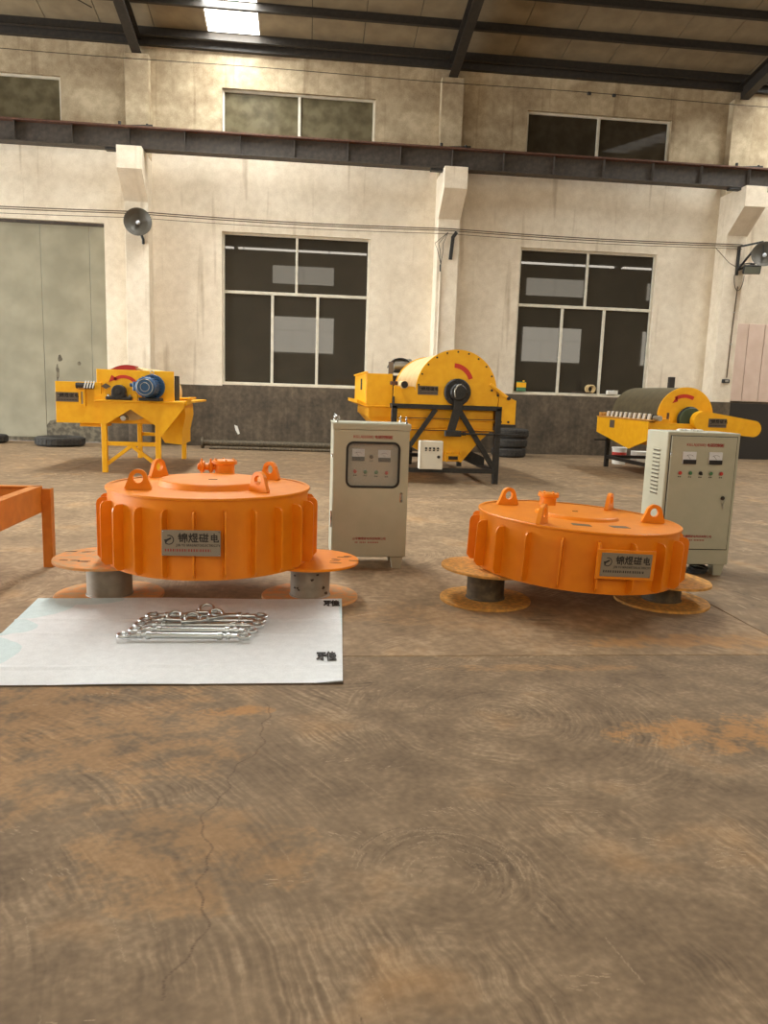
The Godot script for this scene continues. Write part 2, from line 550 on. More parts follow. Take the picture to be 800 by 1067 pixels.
func stroke(out: PackedByteArray, w: int, h: int, pts: Array, c: Color, al: float) -> void:
	for p in pts:
		var x := int(p.x)
		var y := int(p.y)
		if x < 0 or y < 0 or x >= w or y >= h:
			continue
		var i := (y * w + x) * 3
		out[i] = int(out[i] + (c.r * 255 - out[i]) * al)
		out[i + 1] = int(out[i + 1] + (c.g * 255 - out[i + 1]) * al)
		out[i + 2] = int(out[i + 2] + (c.b * 255 - out[i + 2]) * al)

func make_floor_materials() -> void:
	var rng := RandomNumberGenerator.new()
	rng.seed = 77
	for kind in 3:
		var w: int = [1792, 1024, 512][kind]
		var h: int = [896, 768, 512][kind]
		var a := nbytes(0.004 * 2048 / w, 101 + kind, w, h, 5)
		var b := nbytes(0.014 * 2048 / w, 111 + kind, w, h, 5)
		var c := nbytes(0.09, 121 + kind, w, h, 4)
		var r := nbytes(0.005 * 2048 / w, 131 + kind, w, h, 5)
		var out := PackedByteArray()
		out.resize(w * h * 3)
		# size of the ground that the picture covers, metres
		var sx := 7.05
		var sz: float = [3.0, 6.6, 7.05][kind]
		var z0 := -4.15 if kind == 0 else -10.75
		var fs := noise(1.0, 300 + kind, 3)
		# rust stains: x, z, half width, half depth, strength
		var pots := [[-1.25, -3.2, 0.9, 0.6, 0.45], [-0.32, -3.42, 0.16, 0.05, 0.9], [2.1, -3.1, 0.6, 0.18, 0.85], [1.3, -3.95, 0.5, 0.05, 0.35], [-0.35, -2.3, 0.35, 0.25, 0.4]] if kind == 0 else ([[2.5, -4.4, 0.8, 0.12, 0.7], [1.0, -5.0, 0.7, 0.25, 0.25], [2.9, -6.6, 0.5, 0.3, 0.4]] if kind == 1 else [])
		# centres of the trowel sweeps: x, z, reach
		var cen := [[-2.9, -0.9, 3.3], [0.95, -3.3, 0.62], [0.46, -2.14, 0.24], [-3.4, -4.6, 1.9], [4.6, -0.2, 2.3], [0.1, -4.9, 1.0]] if kind == 0 else [[-2.0, -9.0, 2.0], [0.5, -7.0, 2.0], [2.2, -9.6, 2.0], [-2.5, -5.6, 2.0], [1.4, -3.2, 1.8]]
		# which sweep each patch of ground belongs to (coarse map)
		var cw := w / 4
		var own := PackedByteArray()
		own.resize(cw * (h / 4))
		for y in h / 4:
			for x in cw:
				var i := y * 4 * w + x * 4
				var best := 1e9
				for k in cen.size():
					var ex: float = -4.0 + x * 4 * sx / w - cen[k][0]
					var ez: float = z0 + y * 4 * sz / h - cen[k][1]
					var d: float = (ex * ex + ez * ez) / (cen[k][2] * cen[k][2]) + (b[i] - 128) * 0.005
					if d < best:
						best = d
						own[y * cw + x] = k
		var soft: float = [0.8, 0.6, 0.6][kind]
		var sweep: float = [120.0, 100.0, 80.0][kind]
		var cxs := PackedFloat32Array()
		var czs := PackedFloat32Array()
		for q in cen:
			cxs.append(q[0])
			czs.append(q[1])
		var lift: float = [1.05, 1.22, 1.10][kind]
		var lr := PackedFloat32Array()
		var lg := PackedFloat32Array()
		var lb := PackedFloat32Array()
		for i in 256:
			var t := i / 255.0
			if t < 0.45:
				var k := t / 0.45
				lr.append((92 + 32 * k) * lift)
				lg.append((75 + 28 * k) * lift)
				lb.append((56 + 23 * k) * lift)
			else:
				var k := (t - 0.45) / 0.55
				lr.append(minf((124 + 58 * k) * lift, 225))
				lg.append(minf((103 + 55 * k) * lift, 205))
				lb.append(minf((79 + 50 * k) * lift, 180))
		for y in h:
			var pz := z0 + (y / float(h)) * sz
			var near_pots := []
			for q in pots:
				if absf(pz - q[1]) < q[3] * 1.27:
					near_pots.append(q)
			var rowi := (y / 4) * cw
			for x in w:
				var i := y * w + x
				var ai := a[i]
				var bi := b[i] - 128
				var ci := c[i] - 128
				var px := -4.0 + x * sx / w
				var k := own[rowi + x / 4]
				var ex := px - cxs[k] + bi * 0.00015
				var ez := pz - czs[k] + ai * 0.00035
				var rad := sqrt(ex * ex + ez * ez)
				var st := fs.get_noise_2d(rad * 46.0, atan2(ez, ex) * (0.5 + rad) * 1.3)
				var amp := (r[i] - 96) * 0.006 + 0.1
				if amp < 0.06:
					amp = 0.06
				var t := 102 + ((ai - 128) * 0.50 + bi * 0.46) * soft + ci * 0.34 + st * amp * sweep
				var u := clampi(int(t), 0, 255)
				var R := lr[u]
				var G := lg[u]
				var B := lb[u]
				var ru := (ai - 176) * 0.004
				for q in near_pots:
					var dx: float = (px - q[0]) / q[2]
					var dz: float = (pz - q[1]) / q[3]
					var dd := dx * dx + dz * dz
					if dd < 1.6:
						ru = maxf(ru, q[4] * clampf(1.0 - dd * 0.65 + bi * 0.010 + ci * 0.005, 0.0, 1.0) * 0.7)
				if ru > 0.0:
					R += (182 - R) * ru
					G += (126 - G) * ru
					B += (68 - B) * ru
				out[i * 3] = int(R)
				out[i * 3 + 1] = int(G)
				out[i * 3 + 2] = int(B)
		# scratches through the dust
		var pale := Color(0.70, 0.61, 0.50)
		var dark := Color(0.34, 0.27, 0.20)
		for q in cen:
			for k in (int(90 + 110 * q[2]) if kind == 0 else 50):
				var rad: float = q[2] * 1.3 * sqrt(rng.randf())
				var a0 := rng.randf_range(-PI, 0.4)
				var span := rng.randf_range(0.03, 0.26) / maxf(rad, 0.3)
				var ecc := rng.randf_range(0.96, 1.04)
				var steps := int(span * rad / 0.0025) + 4
				var col := pale if rng.randf() < 0.75 else dark
				var al := rng.randf_range(0.05, 0.30)
				var wd := 1 + rng.randi() % 2
				var pts := []
				for s in steps:
					if rng.randf() < 0.3:
						continue
					var an := a0 + span * s / steps
					var px: float = q[0] + cos(an) * rad * ecc + rng.randf_range(-0.003, 0.003)
					var pz: float = q[1] + sin(an) * rad
					for e in wd:
						pts.append(Vector2((px + 4.0) / sx * w, (pz - z0) / sz * h + e))
				stroke(out, w, h, pts, col, al)
		# pale nicks where the skin broke, in small clusters
		if kind == 0:
			for k in 46:
				var cx := rng.randf_range(-1.6, 2.4)
				var cz := rng.randf_range(-4.0, -1.6)
				var dirn := rng.randf_range(-0.6, 0.9)
				for e in 16:
					var px := cx + rng.randf_range(-0.07, 0.07)
					var pz := cz + rng.randf_range(-0.03, 0.03)
					var L := rng.randf_range(0.006, 0.03)
					var pts := []
					for s in int(L / 0.0025):
						pts.append(Vector2((px + cos(dirn) * s * 0.0025 + 4.0) / sx * w, (pz + sin(dirn) * s * 0.0025 - z0) / sz * h))
					stroke(out, w, h, pts, pale, rng.randf_range(0.15, 0.6))
			# hairline crack
			for s in 900:
				var f := s / 900.0
				var cr := Vector2(-0.18 - 0.17 * f + 0.05 * sin(f * 9.0) + 0.02 * sin(f * 31.0) + 0.008 * sin(f * 90.0), -3.5 + 1.8 * f)
				stroke(out, w, h, [Vector2((cr.x + 4.0) / sx * w, (cr.y - z0) / sz * h), Vector2((cr.x + 4.0) / sx * w + 1, (cr.y - z0) / sz * h)], Color(0.28, 0.21, 0.15), rng.randf_range(0.0, 0.4))
		var nm: String = ["floor_near", "floor_mid", "floor_far"][kind]
		var m := mat(nm, Color.WHITE, 0.72)
		m.albedo_texture = rgb_image(w, h, out)
		m.metallic_specular = 0.35
		if kind == 2:
			m.uv1_triplanar = true
			m.uv1_world_triplanar = true
			m.uv1_scale = Vector3.ONE / 7.05

func make_sheet_material() -> void:
	var w := 512
	var h := 384
	var a := nbytes(0.05, 201, w, h, 4)
	var f := nbytes(0.3, 202, w, h, 2)
	var b := nbytes(0.012, 203, w, h, 3)
	var out := PackedByteArray()
	out.resize(w * h * 3)
	for y in h:
		for x in w:
			var i := y * w + x
			var g := 218.0 + (a[i] - 128) * 0.05 + (f[i] - 128) * 0.06
			var R := g
			var G := g + 1
			var B := g + 1
			# pale blue blots along one short side
			for q in [[0.02, 0.10, 0.13, 0.20], [0.0, 0.42, 0.10, 0.10], [0.0, 0.72, 0.12, 0.18], [0.16, 0.02, 0.12, 0.09]]:
				var dx: float = (x / float(w) - q[0]) / q[2]
				var dy: float = (y / float(h) - q[1]) / q[3]
				if dx * dx + dy * dy < 1.0 + (b[i] - 128) * 0.0012:
					R -= 20
					G -= 6
					B -= 6
					break
			out[i * 3] = int(clampf(R, 0, 255))
			out[i * 3 + 1] = int(clampf(G, 0, 255))
			out[i * 3 + 2] = int(clampf(B, 0, 255))
	var m := mat("sheet_white", Color.WHITE, 0.6)
	m.albedo_texture = rgb_image(w, h, out)

# ---------------------------------------------------------------- the hall
const ZB := -19.6      # inner face of the long wall in view
const ZF := 6.0        # inner face of the long wall behind the camera
const XL := -24.0
const XR := 26.4
const RIDGE := -6.8

func roof_y(z: float) -> float:
	return 9.55 + 0.18 * (z - ZB) if z < RIDGE else 9.55 + 0.18 * (RIDGE - ZB) - 0.18 * (z - RIDGE)

func area_light(nm: String, at: Vector3, towards: Vector3, up: Vector3, sx: float, sy: float, energy: float, col: Color) -> void:
	var l := AreaLight3D.new()
	l.name = nm
	l.area_size = Vector2(sx, sy)
	l.light_energy = energy
	l.light_color = col
	l.shadow_enabled = true
	l.area_range = 80.0
	l.transform = Transform3D(Basis.looking_at(towards, up), at)
	add_child(l, true)

func holed(mb_by_mat: Callable, x0: float, x1: float, y0: float, y1: float, holes: Array, zc: float, th: float, cuts_y: Array) -> void:
	var xs := [x0, x1]
	var ys := [y0, y1]
	for h in holes:
		for k in [h[0], h[1]]:
			if k > x0 and k < x1 and not xs.has(k):
				xs.append(k)
		for k in [h[2], h[3]]:
			if k > y0 and k < y1 and not ys.has(k):
				ys.append(k)
	for k in cuts_y:
		if not ys.has(k):
			ys.append(k)
	xs.sort()
	ys.sort()
	for j in ys.size() - 1:
		for i in xs.size() - 1:
			var c := Vector2((xs[i] + xs[i + 1]) * 0.5, (ys[j] + ys[j + 1]) * 0.5)
			var open := false
			for h in holes:
				if c.x > h[0] and c.x < h[1] and c.y > h[2] and c.y < h[3]:
					open = true
			if not open:
				var mb: MB = mb_by_mat.call(c.y)
				mb.box(Vector3(c.x, c.y, zc), Vector3(xs[i + 1] - xs[i], ys[j + 1] - ys[j], th))

func build_shell() -> void:
	# --- floor: slabs with open joints over a bed
	var fl := struct("floor")
	part(fl, "bed", MB.new().box(Vector3((XL + XR) / 2, -0.16, (ZB + ZF) / 2), Vector3(XR - XL + 1.2, 0.28, ZF - ZB + 1.2)), M.skirt_dark)
	var xe := [XL - 0.3, -18.1, -11.05, -4.0, 3.05, 10.1, 17.15, XR + 0.3]
	var ze := [ZB - 0.3, -17.35, -10.75, -4.15, 2.45, ZF + 0.3]
	for i in xe.size() - 1:
		for j in ze.size() - 1:
			var mb := MB.new()
			var g := 0.004
			mb.box(Vector3((xe[i] + xe[i + 1]) / 2, -0.05, (ze[j] + ze[j + 1]) / 2), Vector3(xe[i + 1] - xe[i] - 2 * g, 0.1, ze[j + 1] - ze[j] - 2 * g), 0.004)
			var m: Material = M.floor_far
			if i == 3 and (j == 2 or j == 3 or j == 1):
				m = M.floor_near if j == 3 else (M.floor_mid if j == 2 else M.floor_far)
				if j > 1:
					for p in mb.v:
						mb.uv.append(Vector2((p.x + 4.0) / 7.05, (p.z + 4.15) / 3.0 if j == 3 else (p.z + 10.75) / 6.6))
			part(fl, "slab", mb, m)

	# --- long wall in view
	var holes := [[-9.45, -5.78, 7.3, 8.48], [-2.1, 1.56, 7.3, 8.48], [5.33, 9.05, 7.3, 8.48], [12.78, 16.5, 7.3, 8.48],
		[-2.1, 1.53, 1.57, 5.23], [5.35, 8.98, 1.57, 5.23], [-10.3, -4.88, -0.02, 5.27]]
	var wb := struct("wall_back")
	var lo := MB.new()
	var hi := MB.new()
	holed(func(y: float) -> MB: return lo if y < 6.95 else hi, XL - 0.35, XR + 0.35, 0.0, 9.75, holes, ZB - 0.175, 0.35, [6.95])
	part(wb, "plaster_field", lo, M.plaster)
	part(wb, "upper_plaster_field", hi, M.plaster_stained, "water-stained tan plaster above the runway beam")
	var wn := MB.new()
	wn.box(Vector3((-4.88 - 2.1) / 2, 0.76, ZB + 0.003), Vector3(2.78, 1.52, 0.006))
	wn.box(Vector3((-2.1 + XR) / 2, 0.775, ZB + 0.003), Vector3(XR + 2.1, 1.55, 0.006))
	wn.box(Vector3(-17.2, 0.76, ZB + 0.003), Vector3(13.6, 1.52, 0.006))
	part(wb, "wainscot", wn, M.wainscot, "worn dark grey painted lower band")
	# a torn scrap of pale paint showing on the wainscot
	part(wb, "paint_scar", MB.new().prism([Vector2(-1.80, 0.55), Vector2(-1.72, 0.52), Vector2(-1.66, 0.33), Vector2(-1.71, 0.31), Vector2(-1.77, 0.42)], Transform3D(Basis.IDENTITY, Vector3(0, 0, ZB + 0.005)), 0.003), M.white_paint, "pale scar where paint came off")
	# lesser walls
	var wl := struct("wall_left")
	# gable wall with the big open gate that lets the daylight in
	var wlm := MB.new()
	wlm.box(Vector3(XL - 0.175, 6.2, -18.6), Vector3(0.35, 12.4, 2.7))
	wlm.box(Vector3(XL - 0.175, 6.2, 0.35), Vector3(0.35, 12.4, 12.1))
	wlm.box(Vector3(XL - 0.175, 9.2, -11.48), Vector3(0.35, 6.4, 11.54))
	part(wl, "plaster_field", wlm, M.far_wall)
	var wr := struct("wall_right")
	part(wr, "plaster_field", MB.new().box(Vector3(XR + 0.175, 6.2, (ZB + ZF) / 2), Vector3(0.35, 12.4, ZF - ZB + 0.8)), M.far_wall)
	var wf := struct("wall_front")
	var fh := []
	for k in range(-3, 4):
		var xc := -0.28 + k * 7.45
		if xc > XL + 2.5 and xc < XR - 2.5:
			fh.append([xc - 1.82, xc + 1.82, 7.4, 8.48])
			fh.append([xc - 1.9, xc + 1.9, 3.5, 5.7])
	fh.append([XL + 1.0, XR - 1.0, 9.22, 9.35])
	var fm := MB.new()
	holed(func(_y: float) -> MB: return fm, XL - 0.35, XR + 0.35, 0.0, 9.75, fh, ZF + 0.175, 0.35, [])
	part(wf, "plaster_field", fm, M.far_wall)
	part(wf, "wainscot", MB.new().box(Vector3((XL + XR) / 2, 0.76, ZF - 0.003), Vector3(XR - XL, 1.52, 0.006)), M.wainscot)
	var n := 5
	for h in fh:
		n += 1
		if h[1] - h[0] > 10.0:
			var rw := struct("window_%d" % n, Vector3(h[0], h[2], ZF))
			var xx: float = h[0]
			while xx < h[1] - 0.1:
				part(rw, "pane", MB.new().box(Vector3(xx + 2.4, 9.285, ZF + 0.02), Vector3(4.78, 0.13, 0.01)), M.daylight_panel)
				xx += 4.84
			continue
		window(n, h[0], h[1], h[2], h[3], ZF + 0.12, -1.0, "bright_window", h[3] < 6.0)

	# --- columns with corbels
	var i := 0
	for xc in [-18.82, -11.41, -4.01, 3.39, 10.79, 18.19]:
		i += 1
		var c := struct("wall_column_%d" % i, Vector3(xc, 0, ZB))
		var lowm := MB.new()
		lowm.box(Vector3(xc, 3.36, ZB + 0.26), Vector3(0.54, 6.72, 0.52), 0.012)
		part(c, "shaft", lowm, M.plaster)
		var prof := [Vector2(0.5, 5.67), Vector2(1.2, 6.24), Vector2(1.2, 6.72), Vector2(0.5, 6.72)]
		# profile runs in (outwards, up); turned so that local x points out of the wall
		part(c, "corbel", MB.new().prism(prof, Transform3D(Basis(Vector3(0, 0, 1), Vector3.UP, Vector3(-1, 0, 0)), Vector3(xc + 0.272, 0, ZB)), 0.544), M.plaster)
		part(c, "upper_shaft", MB.new().box(Vector3(xc, 7.86, ZB + 0.125), Vector3(0.54, 2.28, 0.25), 0.01), M.plaster_stained)
		part(c, "wainscot", MB.new().box(Vector3(xc, 0.76, ZB + 0.263), Vector3(0.552, 1.52, 0.526), 0.004), M.wainscot)

	# --- roof
	var ce := struct("ceiling")
	var slope := Vector3(0, 0.18, 1).normalized()
	var up_b := Vector3(0, 1, -0.18).normalized()
	for side in [0, 1]:
		var z0 := ZB - 0.35 if side == 0 else RIDGE
		var z1 := RIDGE if side == 0 else ZF + 0.35
		var bs := Basis(Vector3.RIGHT, up_b, slope) if side == 0 else Basis(Vector3.RIGHT, Vector3(0, 1, 0.18).normalized(), Vector3(0, -0.18, 1).normalized())
		var mid := Vector3(0, roof_y((z0 + z1) / 2), (z0 + z1) / 2)
		var len_ := (z1 - z0) * sqrt(1 + 0.18 * 0.18)
		part(ce, "roof_deck", MB.new().box(mid + Vector3((XL + XR) / 2, 0, 0) + bs.y * 0.07, Vector3(XR - XL + 1.0, 0.06, len_), 0.0, bs), M.purlin_paint)
		var sheet := mesh_of(MB.new().box(Vector3.ZERO, Vector3(1.186, 0.03, len_), 0.003, bs))
		var zs := []
		var zp := ZB + 0.22
		while zp < RIDGE - 0.2:
			zs.append(zp if side == 0 else 2 * RIDGE - zp)
			zp += 1.1
		for k in range(-18, 24):
			var xc := -1.8 + 1.2 * k
			if k % 12 == 0 and side == 0:
				for q in zs.size():
					var za: float = zs[q]
					var zb: float = zs[q + 1] if q + 1 < zs.size() else RIDGE
					var zm := (za + zb) / 2
					part(ce, "skylight_panel", MB.new().box(Vector3(xc, roof_y(zm) + 0.012, zm), Vector3(1.16, 0.012, absf(zb - za) * 1.016 - 0.004), 0.0, bs), M.daylight_panel, "glowing translucent roof panel")
			else:
				ipart(ce, "roof_sheet", sheet, M.roof_sheet, Transform3D(Basis.IDENTITY, mid + Vector3(xc, 0, 0) + bs.y * 0.018))
		for z in zs:
			var y := roof_y(z)
			var pm := MB.new()
			pm.box(Vector3((XL + XR) / 2, y - 0.105, z), Vector3(XR - XL + 0.4, 0.2, 0.012), 0.0, bs)
			pm.box(Vector3((XL + XR) / 2, y - 0.2, z + 0.035), Vector3(XR - XL + 0.4, 0.01, 0.075), 0.0, bs)
			pm.box(Vector3((XL + XR) / 2, y - 0.008, z - 0.035), Vector3(XR - XL + 0.4, 0.01, 0.075), 0.0, bs)
			part(ce, "purlin", pm, M.purlin_paint)
		for xc in [-18.82, -11.41, -4.01, 3.39, 10.79, 18.19]:
			var rm := MB.new()
			var za := z0 + 0.38 if side == 0 else z0
			var zb := z1 if side == 0 else z1 - 0.38
			var zm := (za + zb) / 2
			var L := (zb - za) * 1.016
			var cy := roof_y(zm)
			rm.box(Vector3(xc, cy - 0.215, zm), Vector3(0.22, 0.014, L), 0.0, bs)
			rm.box(Vector3(xc, cy - 0.395, zm), Vector3(0.012, 0.35, L), 0.0, bs)
			rm.box(Vector3(xc, cy - 0.57, zm), Vector3(0.22, 0.014, L), 0.0, bs)
			part(ce, "rafter", rm, M.purlin_paint)
	# eave angle over the wall head, and a thin tie rod under the roof
	part(ce, "eave_beam", MB.new().box(Vector3((XL + XR) / 2, 9.36, ZB + 0.06), Vector3(XR - XL, 0.22, 0.12), 0.004), M.purlin_paint)
	part(ce, "tie_rod", MB.new().cyl(Vector3(-7.3, 9.95, -16.2), Vector3(-4.7, 9.42, -18.3), 0.012, 6), M.purlin_paint)

	# --- windows and gates in view
	window(1, -2.1, 1.53, 1.57, 5.23, ZB - 0.12, 1.0, "dark_glass", true)
	window(2, 5.35, 8.98, 1.57, 5.23, ZB - 0.12, 1.0, "dark_glass", true)
	window(3, -9.45, -5.78, 7.3, 8.48, ZB - 0.12, 1.0, "film_glass", false)
	window(4, -2.1, 1.56, 7.3, 8.48, ZB - 0.12, 1.0, "film_glass", false)
	window(5, 5.33, 9.05, 7.3, 8.48, ZB - 0.12, 1.0, "dim_film_glass", false)
	window(31, 12.78, 16.5, 7.3, 8.48, ZB - 0.12, 1.0, "dim_film_glass", false)
	var d := struct("door_1", Vector3(-7.6, 0, ZB - 0.2))
	var x := -10.3
	for wd in [1.45, 1.3, 1.13, 1.14, 0.4]:
		part(d, "door_panel", MB.new().box(Vector3(x + wd / 2, 2.64, ZB - 0.2), Vector3(wd - 0.008, 5.26, 0.05), 0.006), M.gate_sheet)
		x += wd
	part(d, "bottom_rail", MB.new().box(Vector3(-7.6, 0.06, ZB - 0.165), Vector3(5.4, 0.1, 0.03), 0.004), M.gate_stain)
	part(d, "guide_rail", MB.new().box(Vector3(-7.6, 5.235, ZB - 0.14), Vector3(5.4, 0.06, 0.08), 0.004), M.beam_paint)
	# grimy scuffs: flakes of dried dirt on the sheet
	var rng := RandomNumberGenerator.new()
	rng.seed = 5
	for q in [[-6.12, 1.7, 0.04, 0.2], [-6.05, 2.05, 0.05, 0.09], [-5.6, 1.95, 0.05, 0.05]]:
		var po := []
		for k in 14:
			var a := TAU * k / 14
			var rr := rng.randf_range(0.7, 1.15)
			po.append(Vector2(q[0] + cos(a) * q[2] * rr, q[1] + sin(a) * q[3] * rr))
		part(d, "dirt_crust", MB.new().prism(po, Transform3D(Basis.IDENTITY, Vector3(0, 0, ZB - 0.176)), 0.003), M.gate_stain)
	part(d, "dirt_crust", MB.new().prism([Vector2(-6.42, 0.1), Vector2(-6.43, 0.4), Vector2(-6.34, 0.52), Vector2(-6.18, 0.55), Vector2(-6.0, 0.46), Vector2(-5.6, 0.5), Vector2(-5.2, 0.44), Vector2(-4.9, 0.5), Vector2(-4.9, 0.1)], Transform3D(Basis.IDENTITY, Vector3(0, 0, ZB - 0.176)), 0.003), M.gate_stain)
	var d2 := struct("door_2", Vector3(12.6, 0, ZB))
	x = 11.3
	for wd in [0.34, 0.46, 0.46, 0.46, 0.46, 0.46]:
		part(d2, "door_panel", MB.new().box(Vector3(x + wd / 2, 2.575, ZB + 0.03), Vector3(wd - 0.012, 2.03, 0.03), 0.006), M.pink_sheet)
		x += wd
	part(d2, "bottom_panel", MB.new().box(Vector3(12.62, 0.75, ZB + 0.025), Vector3(2.64, 1.5, 0.02), 0.004), M.skirt_dark)

func window(num: int, x0: float, x1: float, y0: float, y1: float, z: float, face: float, glass: String, tall: bool) -> void:
	var w := struct("window_%d" % num, Vector3((x0 + x1) / 2, y0, z))
	var t := 0.055
	var fr := MB.new()
	var cx := (x0 + x1) / 2
	var cy := (y0 + y1) / 2
	fr.box(Vector3(x0 + t / 2, cy, z), Vector3(t, y1 - y0, 0.07), 0.006)
	fr.box(Vector3(x1 - t / 2, cy, z), Vector3(t, y1 - y0, 0.07), 0.006)
	fr.box(Vector3(cx, y1 - t / 2, z), Vector3(x1 - x0 - 2 * t, t, 0.07), 0.006)
	fr.box(Vector3(cx, y0 + t / 2, z), Vector3(x1 - x0 - 2 * t, t, 0.07), 0.006)
	part(w, "frame", fr, M.aluminium)
	var panes := []
	if tall:
		var ty := y0 + (y1 - y0) * 0.615
		part(w, "transom", MB.new().box(Vector3(cx, ty, z + 0.01 * face), Vector3(x1 - x0 - 2 * t, 0.075, 0.07), 0.006), M.aluminium)
		part(w, "mullion", MB.new().box(Vector3(cx, (ty + y1) / 2, z + 0.006 * face), Vector3(0.06, y1 - ty - t, 0.065), 0.006), M.aluminium)
		var a := x0 + (x1 - x0) * 0.338
		var b := x0 + (x1 - x0) * 0.648
		for m in [a, b]:
			part(w, "mullion", MB.new().box(Vector3(m, (y0 + ty) / 2, z + 0.006 * face), Vector3(0.07, ty - y0 - t, 0.065), 0.006), M.aluminium)
		panes = [[x0, cx, ty, y1], [cx, x1, ty, y1], [x0, a, y0, ty], [a, b, y0, ty], [b, x1, y0, ty]]
	else:
		part(w, "mullion", MB.new().box(Vector3(cx, cy, z + 0.006 * face), Vector3(0.07, y1 - y0 - t, 0.065), 0.006), M.aluminium)
		panes = [[x0, cx, y0, y1], [cx, x1, y0, y1]]
	for p in panes:
		part(w, "pane", MB.new().box(Vector3((p[0] + p[1]) / 2, (p[2] + p[3]) / 2, z - 0.012 * face), Vector3(p[1] - p[0] - 0.03, p[3] - p[2] - 0.03, 0.008)), M[glass])

func build_wall_things() -> void:
	# crane runway beam along the corbels
	var b := thing("crane_runway_beam", Vector3(0, 6.72, -18.75), "long dark steel crane runway beam resting on the wall corbels", "beam")
	var Lx := XR - XL - 0.6
	var mx := (XL + XR) / 2
	part(b, "web", MB.new().box(Vector3(mx, 6.95, -18.75), Vector3(Lx, 0.44, 0.014)), M.beam_paint)
	part(b, "bottom_flange", MB.new().box(Vector3(mx, 6.732, -18.75), Vector3(Lx, 0.022, 0.3), 0.003), M.beam_paint)
	part(b, "top_flange", MB.new().box(Vector3(mx, 7.172, -18.75), Vector3(Lx, 0.022, 0.34), 0.003), M.rail_rust)
	part(b, "crane_rail", MB.new().box(Vector3(mx, 7.213, -18.75), Vector3(Lx, 0.06, 0.06), 0.006), M.rail_rust, "rust-brown crane rail")
	var st := mesh_of(MB.new().box(Vector3.ZERO, Vector3(0.012, 0.42, 0.13)))
	var x := -10.2
	while x < 14.0:
		ipart(b, "stiffener", st, M.beam_paint, Transform3D(Basis.IDENTITY, Vector3(x, 6.952, -18.68) - b.position))
		x += 1.23
	for xc in [-4.01, 3.39, 10.79]:
		var cl := MB.new()
		cl.bar(Vector3(xc - 0.32, 7.25, -18.9), Vector3(xc + 0.42, 7.33, -18.98), 0.05, 0.07)
		cl.cyl(Vector3(xc - 0.30, 7.2, -18.9), Vector3(xc - 0.30, 7.36, -18.9), 0.035, 8)
		cl.cyl(Vector3(xc + 0.30, 7.2, -18.95), Vector3(xc + 0.30, 7.36, -18.95), 0.03, 8)
		part(b, "rail_clamp", cl, M.black_paint)
		part(b, "bearing_lug", MB.new().box(Vector3(xc - 0.42, 6.69, -18.7), Vector3(0.3, 0.06, 0.16), 0.01), M.black_paint)
	# cables strung along the wall
	for q in [[5.405, 5.43, 0.013, "thick brown cable strung highest along the plaster wall below the corbels"], [5.36, 5.385, 0.012, "brown cable strung just under the thick cable along the wall"], [5.25, 5.33, 0.007, "thin drooping wire strung lowest along the wall above the tall windows"]]:
		var pts := []
		for k in 61:
			var f := k / 60.0
			var px := -11.4 + 22.3 * f
			var bay := fposmod((px + 4.01) / 7.4, 1.0)
			pts.append(Vector3(px, lerpf(q[0], q[1], f) + 0.03 - 0.05 * sin(bay * PI), -18.98))
		var c := MeshInstance3D.new()
		c.name = numbered("wall_cable")
		c.mesh = mesh_of(MB.new().tube(pts, q[2], 6))
		c.material_override = M.cable
		add_child(c, true)
		c.set_meta("label", q[3])
		c.set_meta("category", "cable")
	var pts2 := []
	for k in 31:
		var f := k / 30.0
		pts2.append(Vector3(-11.0 + 25 * f, 8.86 + 0.03 * sin(f * 20.0) * 0.4, ZB + 0.3))
	var tw := thing("ceiling_wire", Vector3(1.5, 8.86, ZB + 0.3), "thin dark wire strung above the clerestory windows", "wire")
	part(tw, "strand", MB.new().tube(pts2, 0.008, 6), M.cable_dark)
	for xi in [6.75, 7.38]:
		part(tw, "insulator", MB.new().lathe(Transform3D(Basis(Vector3.UP, Vector3.RIGHT, Vector3.BACK), Vector3(xi - 0.045, 8.85, ZB + 0.3)), [Vector2(0, 0), Vector2(0.025, 0), Vector2(0.045, 0.02), Vector2(0.03, 0.045), Vector2(0.045, 0.07), Vector2(0.025, 0.09), Vector2(0, 0.09)], 10), M.black_paint)

	# dish lamps on the columns
	dish_lamp(Vector3(-3.92, 5.17, -18.80), Vector3(-3.86, 4.74, -19.08), Vector3(0.12, 0.06, 1.0), "round dark dish lamp on the column beside the tall grey gate")
	var l2 := dish_lamp(Vector3(11.26, 5.16, -18.55), Vector3(10.86, 4.75, -19.08), Vector3(-0.55, 0.25, 1.0), "round grey dish lamp and small floodlight sharing a black bracket above the pink panel")
	part(l2, "bracket_arm", MB.new().bar(Vector3(10.86, 5.42, -19.04), Vector3(11.22, 5.48, -18.62), 0.045, 0.045).bar(Vector3(10.86, 4.85, -19.04), Vector3(11.16, 5.46, -18.66), 0.045, 0.045).bar(Vector3(10.86, 4.72, -19.05), Vector3(10.86, 5.44, -19.05), 0.06, 0.06), M.black_paint)
	part(l2, "hanger", MB.new().cyl(Vector3(11.22, 5.5, -18.62), Vector3(11.26, 5.2, -18.60), 0.012, 6), M.black_paint)
	var fp := Vector3(11.18, 4.86, -18.92)
	var fb := Basis(Vector3.UP, -0.25) * Basis(Vector3.RIGHT, 0.35)
	var fl := part(l2, "floodlight", MB.new().box(fp, Vector3(0.42, 0.22, 0.09), 0.015, fb), M.black_paint, "small rectangular floodlight under the bracket")
	part(fl, "lens", MB.new().box(fp + fb * Vector3(0, -0.005, 0.047), Vector3(0.37, 0.17, 0.01), 0.003, fb), M.lamp_glass)
